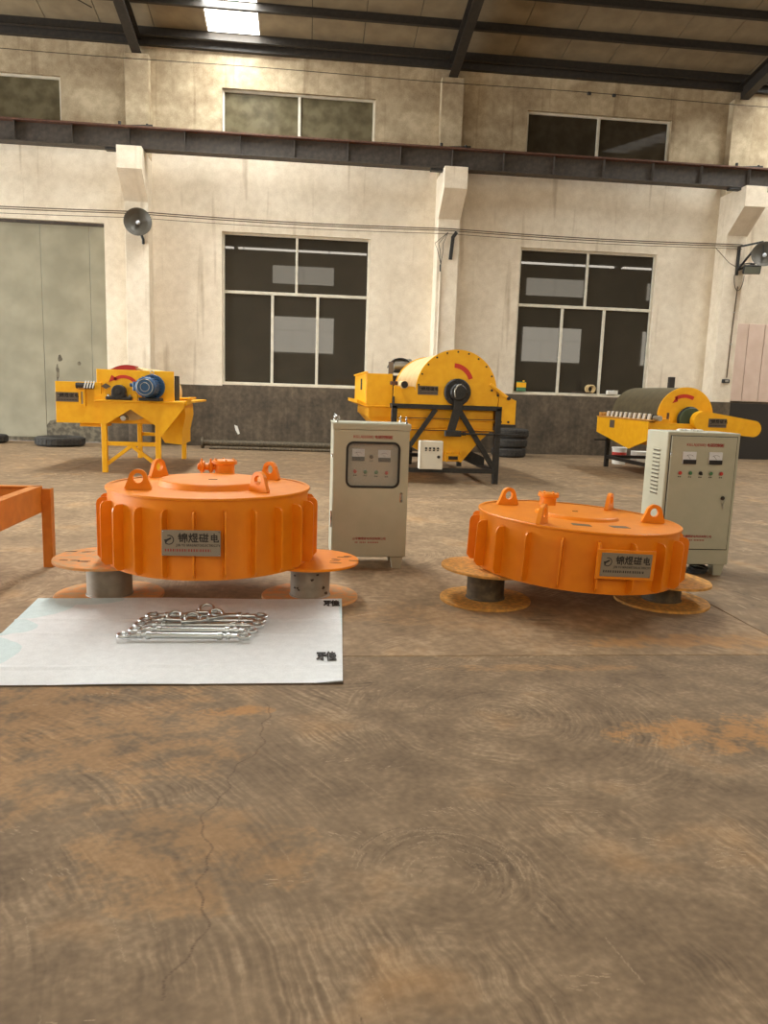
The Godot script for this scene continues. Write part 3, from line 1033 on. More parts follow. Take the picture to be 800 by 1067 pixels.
	part(fl, "yoke", MB.new().tube([fp + Vector3(-0.28, 0.12, -0.1), fp + Vector3(-0.1, 0.15, 0.0), fp + Vector3(0.16, 0.14, 0.02), fp + Vector3(0.2, 0.06, 0.0)], 0.014, 6), M.black_paint)
	var loop := []
	for k in 17:
		var a := PI * k / 16.0
		loop.append(Vector3(10.92 - cos(a) * 0.13, 4.72 - sin(a) * 0.38, -19.02))
	part(l2, "lead_loop", MB.new().tube(loop, 0.008, 6), M.cable_dark)
	part(l2, "feed_wire", MB.new().tube([Vector3(10.2, 5.36, -19.0), Vector3(10.6, 5.02, -19.02), Vector3(10.86, 4.9, -19.03)], 0.008, 6), M.cable)
	var cd := thing("conduit", Vector3(10.9, 2.1, -19.05), "thin conduit running down the column to a small black socket", "conduit")
	part(cd, "pipe", MB.new().tube([Vector3(10.93, 4.45, -19.06), Vector3(10.90, 3.4, -19.06), Vector3(10.88, 2.15, -19.06)], 0.014, 6), M.cable)
	part(cd, "socket_box", MB.new().box(Vector3(10.86, 2.06, -19.05), Vector3(0.2, 0.1, 0.07), 0.015), M.black_paint)
	part(cd, "socket_face", MB.new().box(Vector3(10.87, 2.06, -19.01), Vector3(0.09, 0.05, 0.02), 0.006), M.zinc)
	for y in [3.0, 3.8]:
		part(cd, "clip", MB.new().box(Vector3(10.905, y, -19.05), Vector3(0.05, 0.025, 0.05), 0.006), M.zinc)
	# bracket and drop wires on the middle column
	var wbk := thing("wall_bracket", Vector3(3.47, 4.75, -19.05), "black flat iron bracket hanging from the cables on the middle column", "bracket")
	part(wbk, "arm", MB.new().bar(Vector3(3.45, 4.74, -19.03), Vector3(3.49, 5.26, -19.02), 0.085, 0.03, 0.006), M.black_paint)
	part(wbk, "hook", MB.new().bar(Vector3(3.47, 5.24, -19.02), Vector3(3.57, 5.38, -18.96), 0.085, 0.03, 0.006), M.black_paint)
	var dw := thing("drop_wires", Vector3(3.2, 4.4, -19.05), "bundle of thin drop wires bowed out beside the bracket on the middle column", "wires")
	for k in 3:
		var off: float = [-0.17, -0.08, 0.03][k]
		part(dw, "wire", MB.new().tube([Vector3(3.36, 5.37, -18.99), Vector3(3.22 + off, 5.1, -19.0), Vector3(3.24 + off * 0.7, 4.95, -19.01), Vector3(3.22, 4.62, -19.04), Vector3(3.21, 4.42, -19.05)], 0.007, 6), M.cable_dark)
	part(dw, "sleeve", MB.new().cyl(Vector3(3.215, 4.45, -19.05), Vector3(3.21, 4.62, -19.04), 0.018, 8), M.black_paint)
	part(dw, "drop_pipe", MB.new().cyl(Vector3(3.22, 1.53, -19.055), Vector3(3.22, 4.45, -19.055), 0.022, 8), M.plaster)
	# things along the foot of the wall
	var pp := thing("steel_pipe", Vector3(-1.0, 0, -18.9), "long rusty steel pipe with a flanged end lying along the wall foot", "pipe")
	part(pp, "pipe_body", MB.new().cyl(Vector3(-2.5, 0.13, -18.95), Vector3(1.6, 0.13, -18.75), 0.075, 16), M.dark_pipe)
	part(pp, "flange", MB.new().cyl(Vector3(-2.53, 0.13, -18.952), Vector3(-2.47, 0.13, -18.948), 0.13, 20, 0.004), M.dark_pipe)
	part(pp, "collar", MB.new().cyl(Vector3(-1.15, 0.13, -18.885), Vector3(-1.03, 0.13, -18.88), 0.095, 16, 0.006), M.dark_pipe)
	part(pp, "flange", MB.new().cyl(Vector3(1.57, 0.13, -18.752), Vector3(1.63, 0.13, -18.748), 0.13, 20, 0.004), M.dark_pipe)
	var bp := thing("thin_pipe", Vector3(-0.8, 0, -18.6), "thinner dark pipe lying on the floor in front of the flanged pipe", "pipe")
	part(bp, "pipe_body", MB.new().cyl(Vector3(-2.3, 0.035, -18.62), Vector3(1.5, 0.035, -18.5), 0.035, 12), M.dark_pipe)
	tyre(Vector3(-5.75, 0, -18.6), 0.55, 0.22, "single worn black tyre lying flat before the tall grey gate", "")
	tyre(Vector3(-7.55, 0, -19.0), 0.45, 0.2, "half-seen black tyre lying flat at the far jamb of the grey gate", "")
	for k in 3:
		tyre(Vector3(5.05 + 0.03 * k, 0.235 * k, -18.55 - 0.02 * k), 0.42, 0.23, ["bottom black tyre of the stack behind the drum separator", "middle black tyre of the stack behind the drum separator", "top black tyre of the stack behind the drum separator"][k], "tyres stacked by the wall")
	# window sill odds and ends
	var can := thing("oil_can", Vector3(5.58, 1.625, ZB - 0.03), "small yellow and green tin standing on the window sill", "tin")
	lpart(can, "body", MB.new().box(Vector3(0, 0.125, 0), Vector3(0.24, 0.25, 0.09), 0.012), M.button_green)
	lpart(can, "label_band", MB.new().box(Vector3(0, 0.165, 0.001), Vector3(0.243, 0.13, 0.094), 0.004), M.yellow_paint)
	lpart(can, "cap", MB.new().cyl(Vector3(0.06, 0.25, 0), Vector3(0.06, 0.285, 0), 0.025, 12, 0.003), M.yellow_paint)
	var jar := thing("twine_bundle", Vector3(7.45, 1.625, ZB - 0.03), "small loop of brown twine on the window sill", "twine")
	for k in 3:
		lpart(jar, "loop", MB.new().torus(Vector3(0.03 * (k - 1), 0.12, 0.015 * (k - 1)), Basis(Vector3.RIGHT, PI / 2 + 0.2 * (k - 1)), 0.10, 0.018, 18, 6), M.drum_canvas)
	lpart(jar, "tail", MB.new().tube([Vector3(-0.5, 0.02, 0.03), Vector3(-0.3, 0.03, 0.02), Vector3(-0.1, 0.022, 0.04), Vector3(0.05, 0.03, 0.0)], 0.018, 6), M.paint_flake)
	var wbx := thing("paper_packet", Vector3(8.05, 1.625, ZB - 0.03), "small white paper packet lying on the window sill", "packet")
	lpart(wbx, "packet_body", MB.new().box(Vector3(0, 0.05, 0), Vector3(0.3, 0.1, 0.1), 0.012, Basis(Vector3.UP, 0.1)), M.white_paint)
	lpart(wbx, "flap", MB.new().box(Vector3(0.1, 0.104, 0), Vector3(0.12, 0.006, 0.1), 0.002, Basis(Vector3.UP, 0.1)), M.box_white)

func dish_lamp(c: Vector3, foot: Vector3, dir: Vector3, label: String) -> Node3D:
	var t := thing("dish_lamp", c, label, "lamp", "dish lamps on the columns")
	var y := dir.normalized()
	var x := Vector3.UP.cross(y).normalized()
	var bs := Basis(x, y, x.cross(y))
	lpart(t, "shade", MB.new().lathe(Transform3D(bs, Vector3.ZERO), [Vector2(0.0, -0.12), Vector2(0.10, -0.10), Vector2(0.22, -0.03), Vector2(0.31, 0.06), Vector2(0.315, 0.065), Vector2(0.30, 0.06), Vector2(0.21, -0.02), Vector2(0.09, -0.08), Vector2(0, -0.09)], 32), M.lamp_grey)
	lpart(t, "socket", MB.new().cyl(bs * Vector3(0, -0.26, 0), bs * Vector3(0, -0.1, 0), 0.06, 14, 0.008), M.black_paint)
	lpart(t, "bulb", MB.new().lathe(Transform3D(bs, Vector3.ZERO), [Vector2(0, -0.09), Vector2(0.03, -0.08), Vector2(0.05, -0.02), Vector2(0.035, 0.035), Vector2(0, 0.05)], 14), M.meter_white)
	part(t, "stem", MB.new().tube([c + bs * Vector3(0, -0.2, 0), Vector3(c.x, c.y - 0.15, -19.0), foot + Vector3(0, 0.1, 0.03), foot + Vector3(0, 0.0, 0.03)], 0.03, 8), M.black_paint)
	return t

func tyre(at: Vector3, R: float, h: float, label: String, group: String) -> void:
	var t := thing("tyre", at, label, "tyre", group)
	var w := h * 0.5
	lpart(t, "casing", MB.new().lathe(Transform3D.IDENTITY, [Vector2(R * 0.55, 0.03), Vector2(R * 0.75, 0.0), Vector2(R * 0.93, 0.012), Vector2(R, 0.05), Vector2(R, h - 0.05), Vector2(R * 0.93, h - 0.012), Vector2(R * 0.75, h), Vector2(R * 0.55, h - 0.03), Vector2(R * 0.58, w), Vector2(R * 0.55, 0.03)], 36), M.rubber)
	var tr := MB.new()
	for k in 30:
		var a := TAU * k / 30
		tr.box(Vector3(cos(a) * R, w, sin(a) * R), Vector3(0.012, h * 0.62, R * 0.1), 0.0, Basis(Vector3.UP, -a))
	lpart(t, "tread", tr, M.rubber)

# ---------------------------------------------------------------- lifting magnets
func eye_mesh(w: float, h: float, th: float) -> ArrayMesh:
	# lifting lug: broad foot, round head, round hole
	var outer := []
	var inner := []
	var hc := Vector2(0, h * 0.58)
	var rh := h * 0.245
	var ro := h * 0.44
	for k in 28:
		var a := TAU * k / 28 - PI / 2
		var d := Vector2(cos(a), sin(a))
		inner.append(hc + d * rh)
		var p := hc + d * ro
		if d.y < 0.12:
			# down to the foot: outline widens to the base
			if absf(d.x) < 0.001:
				p = Vector2(0, 0)
			else:
				var f := clampf((0.12 - d.y) / 1.12, 0.0, 1.0)
				var ang := absf(atan2(d.x, -d.y))
				if ang < 0.78:
					p = Vector2(signf(d.x) * w * 0.5 * ang / 0.78, 0)
				else:
					var g := (ang - 0.78) / (PI / 2 + 0.12 - 0.78)
					p = Vector2(signf(d.x) * lerpf(w * 0.5, ro * 0.99, g), lerpf(0, hc.y + ro * 0.12, g))
		outer.append(p)
	return mesh_of(MB.new().ringplate(outer, inner, Transform3D.IDENTITY, th))

func nameplate(parent: Node3D, xf: Transform3D, w: float, h: float, backing: bool) -> void:
	var th := 0.006
	var pl := MeshInstance3D.new()
	pl.name = "nameplate"
	pl.mesh = mesh_of(MB.new().box(Vector3(0, 0, th / 2), Vector3(w, h, th), 0.0015))
	pl.material_override = M.plate_steel
	pl.transform = xf
	parent.add_child(pl, true)
	pl.set_meta("label", "brushed metal nameplate with dark lettering")
	var f := Transform3D(Basis.IDENTITY, Vector3(w * 0.125, h * 0.20, th))
	lpart(pl, "lettering", glyphs(MB.new(), ["jin", "yu", "ci", "dian"], f, h * 0.34, 0.16, 0.12, 0.0012), M.ink)
	# emblem: bold wedge inside an open ring
	var em := MB.new()
	em.arcband(Vector2(-w * 0.375, h * 0.12), h * 0.155, h * 0.19, -2.2, 1.9, Transform3D(Basis.IDENTITY, Vector3(0, 0, th)), 0.0012, 16)
	em.prism([Vector2(-w * 0.455, h * 0.13), Vector2(-w * 0.43, -h * 0.06), Vector2(-w * 0.405, h * 0.07), Vector2(-w * 0.335, h * 0.16), Vector2(-w * 0.345, h * 0.22), Vector2(-w * 0.415, h * 0.14)], Transform3D(Basis.IDENTITY, Vector3(0, 0, th)), 0.0014)
	lpart(pl, "emblem", em, M.ink)
	var tm := textmesh("JIN YU MAGNETOELECTRICITY", h * 0.095, true, 0.001)
	var o := ipart(pl, "lettering", tm, M.ink, Transform3D(Basis.IDENTITY.scaled(Vector3(0.92, 1, 1)), Vector3(w * 0.12, -h * 0.085, th)))
	o.name = "small_lettering"
	# the contact line and the square mark are too fine to read: small marks
	var row := MB.new()
	var x := -w * 0.45
	var k := 0
	while x < w * 0.34:
		var cw: float = h * (0.075 if k % 5 != 4 else 0.03)
		row.box(Vector3(x + cw / 2, -h * 0.28, th + 0.0004), Vector3(cw * 0.62, h * 0.10, 0.0008))
		x += cw + h * 0.022
		k += 1
	lpart(pl, "contact_line", row, M.ink_red if backing else M.ink)
	for sx in [-1, 1]:
		for sy in [-1, 1]:
			lpart(pl, "rivet", MB.new().cyl(Vector3(sx * w * 0.475, sy * h * 0.44, th), Vector3(sx * w * 0.475, sy * h * 0.44, th + 0.004), h * 0.03, 8, 0.001), M.chrome)

func lifting_magnet(at: Vector3, R: float, H: float, nf: int, f0: float, tilt: Basis, label: String) -> Node3D:
	# origin: centre of the underside
	var t := thing("lifting_magnet", at, label, "magnet", "orange round lifting magnets")
	t.basis = tilt
	lpart(t, "housing", MB.new().lathe(Transform3D.IDENTITY, [Vector2(0, 0), Vector2(R - 0.02, 0), Vector2(R - 0.012, 0.004), Vector2(R - 0.012, H - 0.006), Vector2(R - 0.018, H), Vector2(0, H)], 96), M.orange_paint)
	lpart(t, "top_rim", MB.new().lathe(Transform3D.IDENTITY, [Vector2(R - 0.03, H - 0.012), Vector2(R, H - 0.012), Vector2(R + 0.002, H - 0.009), Vector2(R + 0.002, H + 0.002), Vector2(R - 0.002, H + 0.005), Vector2(R - 0.03, H + 0.005)], 96), M.orange_paint)
	var fw := 0.058
	var y0 := 0.012
	var y1 := H * 0.865
	var prof := [Vector2(R - 0.02, y0 + 0.01), Vector2(R + fw * 0.55, y0 + 0.01), Vector2(R + fw, y0 + fw * 0.7), Vector2(R + fw, y1 - fw * 0.75), Vector2(R + fw * 0.9, y1 - fw * 0.32), Vector2(R + fw * 0.6, y1 - fw * 0.05), Vector2(R + fw * 0.2, y1), Vector2(R - 0.02, y1)]
	var fm := mesh_of(MB.new().prism(prof, Transform3D(Basis.IDENTITY, Vector3(0, 0, -0.006)), 0.012))
	for k in nf:
		var a := deg_to_rad(f0 + 360.0 * k / nf)      # 0 faces the camera side (+z)
		ipart(t, "fin", fm, M.orange_paint, Transform3D(Basis(Vector3.UP, a - PI / 2), Vector3.ZERO))
	return t

func terminal(t: Node3D, p: Vector3, gland: bool, r := 0.068, hb := 0.06) -> void:
	var b := lpart(t, "terminal_box", MB.new().lathe(Transform3D(Basis.IDENTITY, p), [Vector2(0, 0), Vector2(r, 0), Vector2(r, hb), Vector2(r * 1.25, hb + 0.004), Vector2(r * 1.27, hb + 0.008), Vector2(r * 1.27, hb + 0.028), Vector2(r * 1.2, hb + 0.034), Vector2(r * 0.5, hb + 0.04), Vector2(0, hb + 0.04)], 24), M.orange_paint)
	for k in 6:
		var a := TAU * k / 6 + 0.3
		lpart(b, "bolt", MB.new().cyl(p + Vector3(cos(a) * r * 1.06, hb + 0.03, sin(a) * r * 1.06), p + Vector3(cos(a) * r * 1.06, hb + 0.043, sin(a) * r * 1.06), 0.009, 6), M.orange_paint)
	if gland:
		var g := MB.new()
		var xs := [-0.06, -0.085, -0.09, -0.115, -0.12, -0.15, -0.155, -0.185, -0.19, -0.205]
		var rs := [0.025, 0.025, 0.042, 0.042, 0.028, 0.028, 0.044, 0.044, 0.025, 0.025]
		for k in xs.size() - 1:
			g.cyl(p + Vector3(xs[k], hb * 0.8, 0), p + Vector3(xs[k + 1], hb * 0.8, 0), rs[k], 8, 0.002, rs[k + 1])
		g.cyl(p + Vector3(-0.102, 0.0, 0.035), p + Vector3(-0.102, hb + 0.045, 0.035), 0.008, 6)
		g.cyl(p + Vector3(-0.17, 0.0, 0.035), p + Vector3(-0.17, hb + 0.045, 0.035), 0.008, 6)
		lpart(b, "cable_gland", g, M.orange_paint)

func build_magnets() -> void:
	# taller magnet, upright on two stands
	var R := 0.70
	var H := 0.522
	var a := lifting_magnet(Vector3(-0.665, 0.285, -5.42), R, H, 24, 14.0, Basis.IDENTITY, "taller orange finned lifting magnet standing level behind the white sheet")
	var em := eye_mesh(0.185, 0.135, 0.03)
	var spots := [[-0.43, 0.30, 0.02], [-0.44, -0.45, 0.95], [0.36, 0.30, -0.75], [0.40, -0.43, -0.6]]
	for s in spots:
		var e := ipart(a, "lifting_eye", em, M.orange_paint, Transform3D(Basis(Vector3.UP, s[2]), Vector3(s[0], H, s[1])))
	lpart(a, "raised_cover", MB.new().lathe(Transform3D(Basis.IDENTITY, Vector3(0.02, H, -0.05)), [Vector2(0.385, 0), Vector2(0.37, 0.036), Vector2(0.362, 0.042), Vector2(0, 0.042)], 64), M.orange_paint)
	lpart(a, "filler_slot", MB.new().box(Vector3(0.02, H + 0.043, 0.0), Vector3(0.06, 0.004, 0.016), 0.001), M.paint_flake)
	terminal(a, Vector3(0.05, H, -0.50), true, 0.074, 0.1)
	nameplate(a, Transform3D(Basis(Vector3.UP, deg_to_rad(-1.5)), Vector3(-0.020, 0.262, 0.772)), 0.355, 0.160, true)
	# lower, wider magnet resting at a tilt
	var R2 := 0.735
	var H2 := 0.412
	var tilt := Basis(Vector3.BACK, deg_to_rad(-2.7))
	var b := lifting_magnet(Vector3(2.005, 0.222, -5.40), R2, H2, 20, 9.4, tilt, "low wide orange finned lifting magnet tilted on two unequal stands")
	for s in [[-0.43, 0.49, 0.95], [-0.44, -0.36, 0.25], [0.43, -0.46, 0.92], [0.53, 0.12, 0.0]]:
		ipart(b, "lifting_eye", em, M.orange_paint, Transform3D(Basis(Vector3.UP, s[2]), Vector3(s[0], H2, s[1])))
	lpart(b, "raised_cover", MB.new().lathe(Transform3D(Basis.IDENTITY, Vector3(0.0, H2, -0.03)), [Vector2(0.31, 0), Vector2(0.298, 0.02), Vector2(0.292, 0.024), Vector2(0, 0.024)], 64), M.orange_paint)
	terminal(b, Vector3(-0.07, H2, -0.50), false, 0.066, 0.066)
	lpart(b, "filler_slot", MB.new().box(Vector3(0.0, H2 + 0.025, -0.06), Vector3(0.04, 0.004, 0.014), 0.001), M.paint_flake)
	for s in [[-0.13, 0.43, -0.15], [0.15, 0.42, 0.1]]:
		lpart(b, "warning_label", MB.new().box(Vector3(s[0], H2 + 0.001, s[1]), Vector3(0.13, 0.002, 0.075), 0.0005, Basis(Vector3.UP, s[2])), M.plate_dark, "small dark label stuck on the top plate")
	var np := Transform3D(Basis(Vector3.UP, deg_to_rad(3.5)), Vector3(0.055, 0.225, 0.803))
	lpart(b, "plate_holder", MB.new().box(np * Vector3(0, 0, -0.006), Vector3(0.405, 0.195, 0.012), 0.003, np.basis), M.orange_paint)
	nameplate(b, np, 0.35, 0.155, false)
	# stands: pipe between two discs
	stand(Vector3(-1.37, 0, -5.42), 0.283, 0.155, 0.375, "worn_orange", "dark_pipe_steel", "pipe stand with two worn orange discs beside the orange table frame", 0.0)
	stand(Vector3(0.05, 0, -5.42), 0.283, 0.143, 0.35, "orange_paint", "bare_steel", "pipe stand with shiny chipped pipe between bright orange discs", 0.0)
	stand(Vector3(1.345, 0, -5.36), 0.250, 0.138, 0.335, "dusty_ochre", "dark_pipe", "taller dusty ochre pipe stand under the raised side of the tilted magnet", -0.0471)
	stand(Vector3(2.70, 0, -5.33), 0.186, 0.138, 0.345, "dusty_ochre", "dark_pipe", "shorter dusty ochre pipe stand under the lowered side of the tilted magnet", -0.0471)

func stand(at: Vector3, h: float, rp: float, rd: float, disc: String, pipe: String, label: String, roll: float) -> void:
	var t := thing("pipe_stand", at, label, "stand", "pipe stands under the magnets")
	if pipe == "dark_pipe_steel":
		pipe = "bare_steel"
	lpart(t, "base_disc", MB.new().lathe(Transform3D.IDENTITY, [Vector2(0, 0), Vector2(rd, 0), Vector2(rd, 0.014), Vector2(rd - 0.004, 0.018), Vector2(rp, 0.018)], 64), M.worn_orange if disc != "dusty_ochre" else M.dusty_ochre)
	lpart(t, "pipe", MB.new().lathe(Transform3D.IDENTITY, [Vector2(rp, 0.018), Vector2(rp, h - 0.018)], 40), M[pipe])
	lpart(t, "top_disc", MB.new().lathe(Transform3D(Basis(Vector3.BACK, roll), Vector3(0, h - 0.009, 0)), [Vector2(0, -0.009), Vector2(rd, -0.009), Vector2(rd, 0.005), Vector2(rd - 0.004, 0.009), Vector2(0, 0.009)], 64), M[disc])
	lpart(t, "weld", MB.new().torus(Vector3(0, 0.02, 0), Basis.IDENTITY, rp, 0.008, 32, 6).torus(Vector3(0, h - 0.02, 0), Basis.IDENTITY, rp, 0.008, 32, 6), M[pipe])
	# flakes of old coating left on pipe and disc
	var rng := RandomNumberGenerator.new()
	rng.seed = int(at.x * 100) + 900
	for k in 9:
		var a := PI / 2 + rng.randf_range(-1.2, 1.2)
		var y := rng.randf_range(0.05, h - 0.06)
		var s := rng.randf_range(0.008, 0.022)
		var xf := Transform3D(Basis(Vector3.UP, PI / 2 - a), Vector3(cos(a) * rp, y, sin(a) * rp))
		var po := []
		for e in 7:
			var q := TAU * e / 7
			po.append(Vector2(cos(q), sin(q) * 0.8) * s * rng.randf_range(0.5, 1.1))
		if at.x > -1.0 and at.x < 1.0:
			lpart(t, "paint_flake", MB.new().prism(po, xf, 0.002), M.paint_flake)
	if disc != "dusty_ochre":
		for k in 6:
			var a := rng.randf_range(-0.5, 0.9) if at.x > 0 else rng.randf_range(2.2, 3.9)
			var rr := rng.randf_range(0.5, 0.93) * rd
			var po := []
			var dirn := rng.randf_range(-0.3, 0.3)
			for e in 8:
				var q := TAU * e / 8
				po.append((Vector2(cos(q) * 0.045, sin(q) * 0.011) * rng.randf_range(0.5, 1.1)).rotated(dirn))
			lpart(t, "paint_flake", MB.new().prism(po, Transform3D(Basis(Vector3.RIGHT, -PI / 2), Vector3(cos(a) * rr, h - 0.0005, sin(a) * rr)), 0.002), M.paint_flake)

# ---------------------------------------------------------------- control cabinets
func meter(t: Node3D, x: float, y: float, z: float, w: float, h: float) -> void:
	var b := lpart(t, "meter", MB.new().box(Vector3(x, y, z + 0.008), Vector3(w, h, 0.016), 0.003), M.meter_white, "white and black dial meter")
	lpart(b, "cover_strip", MB.new().box(Vector3(x, y - h * 0.32, z + 0.018), Vector3(w, h * 0.36, 0.006), 0.001), M.meter_black)
	lpart(b, "needle", MB.new().bar(Vector3(x + w * 0.05, y - h * 0.1, z + 0.0165), Vector3(x - w * 0.2, y + h * 0.22, z + 0.0165), 0.0022, 0.001, 0.0), M.ink)
	var sc := MB.new()
	sc.arcband(Vector2(x, y - h * 0.2), w * 0.40, w * 0.42, PI * 0.28, PI * 0.72, Transform3D(Basis.IDENTITY, Vector3(0, 0, z + 0.016)), 0.0006, 10)
	lpart(b, "scale", sc, M.ink)

func button(t: Node3D, x: float, y: float, z: float, m: String, knob := false) -> void:
	var b := lpart(t, "bezel", MB.new().cyl(Vector3(x, y, z), Vector3(x, y, z + 0.006), 0.0195, 18, 0.002), M.zinc)
	if knob:
		lpart(b, "selector", MB.new().box(Vector3(x, y, z + 0.016), Vector3(0.010, 0.032, 0.022), 0.003, Basis(Vector3.BACK, 0.5)), M.button_black)
		lpart(b, "collar", MB.new().cyl(Vector3(x, y, z + 0.004), Vector3(x, y, z + 0.010), 0.016, 16), M.button_black)
	else:
		lpart(b, "push_button", MB.new().cyl(Vector3(x, y, z + 0.005), Vector3(x, y, z + 0.018), 0.0155, 16, 0.004), M[m])
	lpart(t, "caption", MB.new().box(Vector3(x - 0.008, y - 0.034, z + 0.0004), Vector3(0.012, 0.008, 0.0008)).box(Vector3(x + 0.008, y - 0.034, z + 0.0004), Vector3(0.012, 0.008, 0.0008)), M.ink)

func cabinet_text(t: Node3D, W: float, z: float, ytop: float, ybot: float) -> void:
	var s := 0.033
	var tm := textmesh("KGLA(6500)", s * 0.72, true, 0.0012)
	ipart(t, "title", tm, M.ink_red, Transform3D(Basis.IDENTITY, Vector3(-0.07, ytop, z)))
	lpart(t, "title", glyphs(MB.new(), ["dian", "ci", "kong", "zhi", "gui"], Transform3D(Basis.IDENTITY, Vector3(0.098, ytop, z)), s * 0.86, 0.08, 0.15, 0.0012), M.ink_red)
	lpart(t, "maker_line", glyphs(MB.new(), ["shan", "dong", "jin", "yu", "ci", "dian", "ke", "ji", "you", "xian", "gong", "si"], Transform3D(Basis.IDENTITY, Vector3(0.0, ybot, z)), 0.022, 0.08, 0.12, 0.0012), M.ink_red)
	var row := MB.new()
	for k in 15:
		if k == 2 or k == 7:
			continue
		row.box(Vector3(-0.115 + k * 0.0135, ybot - 0.032, z + 0.0005), Vector3(0.0075, 0.012, 0.001))
	lpart(t, "contact_line", row, M.ink_red)

func feet(t: Node3D, W: float, D: float) -> void:
	for sx in [-1, 1]:
		for sz in [-1, 1]:
			var c := Vector3(sx * (W / 2 - 0.075), 0, sz * (D / 2 - 0.06))
			var f := MB.new()
			var a := 0.035
			var b := 0.05
			var pts0 := [Vector3(-a, 0, -a), Vector3(a, 0, -a), Vector3(a, 0, a), Vector3(-a, 0, a)]
			var pts1 := [Vector3(-b, 0.1, -b), Vector3(b, 0.1, -b), Vector3(b, 0.1, b), Vector3(-b, 0.1, b)]
			for k in 4:
				var j := (k + 1) % 4
				f.quad(c + pts0[k], c + pts0[j], c + pts1[j], c + pts1[k], (pts0[k] + pts0[j]))
			f.quad(c + pts0[0], c + pts0[1], c + pts0[2], c + pts0[3], Vector3.DOWN)
			f.quad(c + pts1[0], c + pts1[1], c + pts1[2], c + pts1[3], Vector3.UP)
			lpart(t, "foot", f, M.cabinet_grey)

func build_cabinets() -> void:
	# cabinet with a glazed inspection window
	var W := 0.64
	var H := 1.13
	var D := 0.42
	var zf := D / 2
	var t := thing("control_cabinet", Vector3(0.545, 0, -6.3 - zf), "tall grey control cabinet with a framed glass window in its door", "cabinet", "grey control cabinets")
	t.rotation.y = deg_to_rad(1.0)
	feet(t, W, D)
	var y0 := 0.1
	var top := y0 + H
	# carcass: walls around an open front, so that the glass looks into it
	var cb := MB.new()
	cb.box(Vector3(-W / 2 + 0.01, y0 + H / 2, -0.01), Vector3(0.02, H, D - 0.02), 0.003)
	cb.box(Vector3(W / 2 - 0.01, y0 + H / 2, -0.01), Vector3(0.02, H, D - 0.02), 0.003)
	cb.box(Vector3(0, top - 0.01, -0.01), Vector3(W, 0.02, D - 0.02), 0.003)
	cb.box(Vector3(0, y0 + 0.01, -0.01), Vector3(W, 0.02, D - 0.02), 0.003)
	cb.box(Vector3(0, y0 + H / 2, -D / 2 + 0.01), Vector3(W - 0.04, H - 0.04, 0.02), 0.003)
	lpart(t, "carcass", cb, M.cabinet_grey)
	var hood := MB.new().box(Vector3(0, top + 0.003, -0.002), Vector3(W + 0.012, 0.012, D + 0.006), 0.003)
	hood.box(Vector3(0, top - 0.022, zf + 0.004), Vector3(W + 0.012, 0.05, 0.016), 0.003)
	lpart(t, "hood", hood, M.cabinet_grey)
	# door with a rounded window
	var wx0 := -0.20
	var wx1 := 0.232
	var wy1 := top - 0.155
	var wy0 := top - 0.52
	var outer := []
	var inner := []
	var rimo := []
	var rimi := []
	var cx := (wx0 + wx1) / 2
	var cyy := (wy0 + wy1) / 2
	var hw := (wx1 - wx0) / 2
	var hh := (wy1 - wy0) / 2
	var dx0 := -W / 2 + 0.004
	var dx1 := W / 2 - 0.004
	var dy0 := y0 + 0.012
	var dy1 := top - 0.05
	for q in 4:
		for k in 7:
			var a := PI / 2 * q + PI / 2 * k / 6.0
			var s := Vector2(1 if q in [0, 3] else -1, 1 if q < 2 else -1)
			var cc := Vector2(cx, cyy) + s * Vector2(hw - 0.05, hh - 0.05)
			inner.append(cc + Vector2(cos(a), sin(a)) * 0.05)
			rimo.append(cc + Vector2(cos(a), sin(a)) * 0.062)
			rimi.append(cc + Vector2(cos(a), sin(a)) * 0.044)
			var corner := Vector2(dx1 if s.x > 0 else dx0, dy1 if s.y > 0 else dy0)
			var u := k / 6.0
			var pr := Vector2(clampf(cc.x, dx0, dx1), corner.y)
			var pr2 := Vector2(corner.x, clampf(cc.y, dy0, dy1))
			var st := pr2 if q in [0, 2] else pr
			var en := pr if q in [0, 2] else pr2
			outer.append(st.lerp(corner, u * 2) if u < 0.5 else corner.lerp(en, u * 2 - 1))
	var dz := zf - 0.004
	var door := lpart(t, "door", MB.new().ringplate(outer, inner, Transform3D(Basis.IDENTITY, Vector3(0, 0, dz)), 0.018), M.cabinet_grey)
	lpart(door, "window_gasket", MB.new().ringplate(rimo, rimi, Transform3D(Basis.IDENTITY, Vector3(0, 0, dz + 0.004)), 0.022), M.gasket)
	lpart(door, "glass", MB.new().box(Vector3(cx, cyy, dz + 0.002), Vector3(wx1 - wx0 - 0.005, wy1 - wy0 - 0.005, 0.003)), M.clear_pane)
	cabinet_text(t, W, dz + 0.009, top - 0.105, y0 + 0.165)
	var hn := lpart(door, "handle", MB.new().box(Vector3(0.262, top - 0.61, dz + 0.014), Vector3(0.024, 0.085, 0.016), 0.006), M.chrome, "chrome door handle")
	lpart(hn, "lock", MB.new().cyl(Vector3(0.262, top - 0.635, dz + 0.02), Vector3(0.262, top - 0.635, dz + 0.026), 0.006, 10), M.ink)
	# inner panel behind the glass
	var zi := dz - 0.055
	lpart(t, "inner_panel", MB.new().box(Vector3(cx, cyy, zi - 0.004), Vector3(W - 0.06, 0.5, 0.008)), M.panel_grey)
	meter(t, -0.105, wy1 - 0.105, zi, 0.105, 0.1)
	meter(t, 0.115, wy1 - 0.11, zi, 0.105, 0.1)
	button(t, 0.006, wy1 - 0.12, zi, "button_black", true)
	button(t, -0.13, wy1 - 0.245, zi, "button_red")
	button(t, -0.042, wy1 - 0.247, zi, "button_green")
	button(t, 0.05, wy1 - 0.25, zi, "button_green")
	button(t, 0.138, wy1 - 0.253, zi, "button_red")
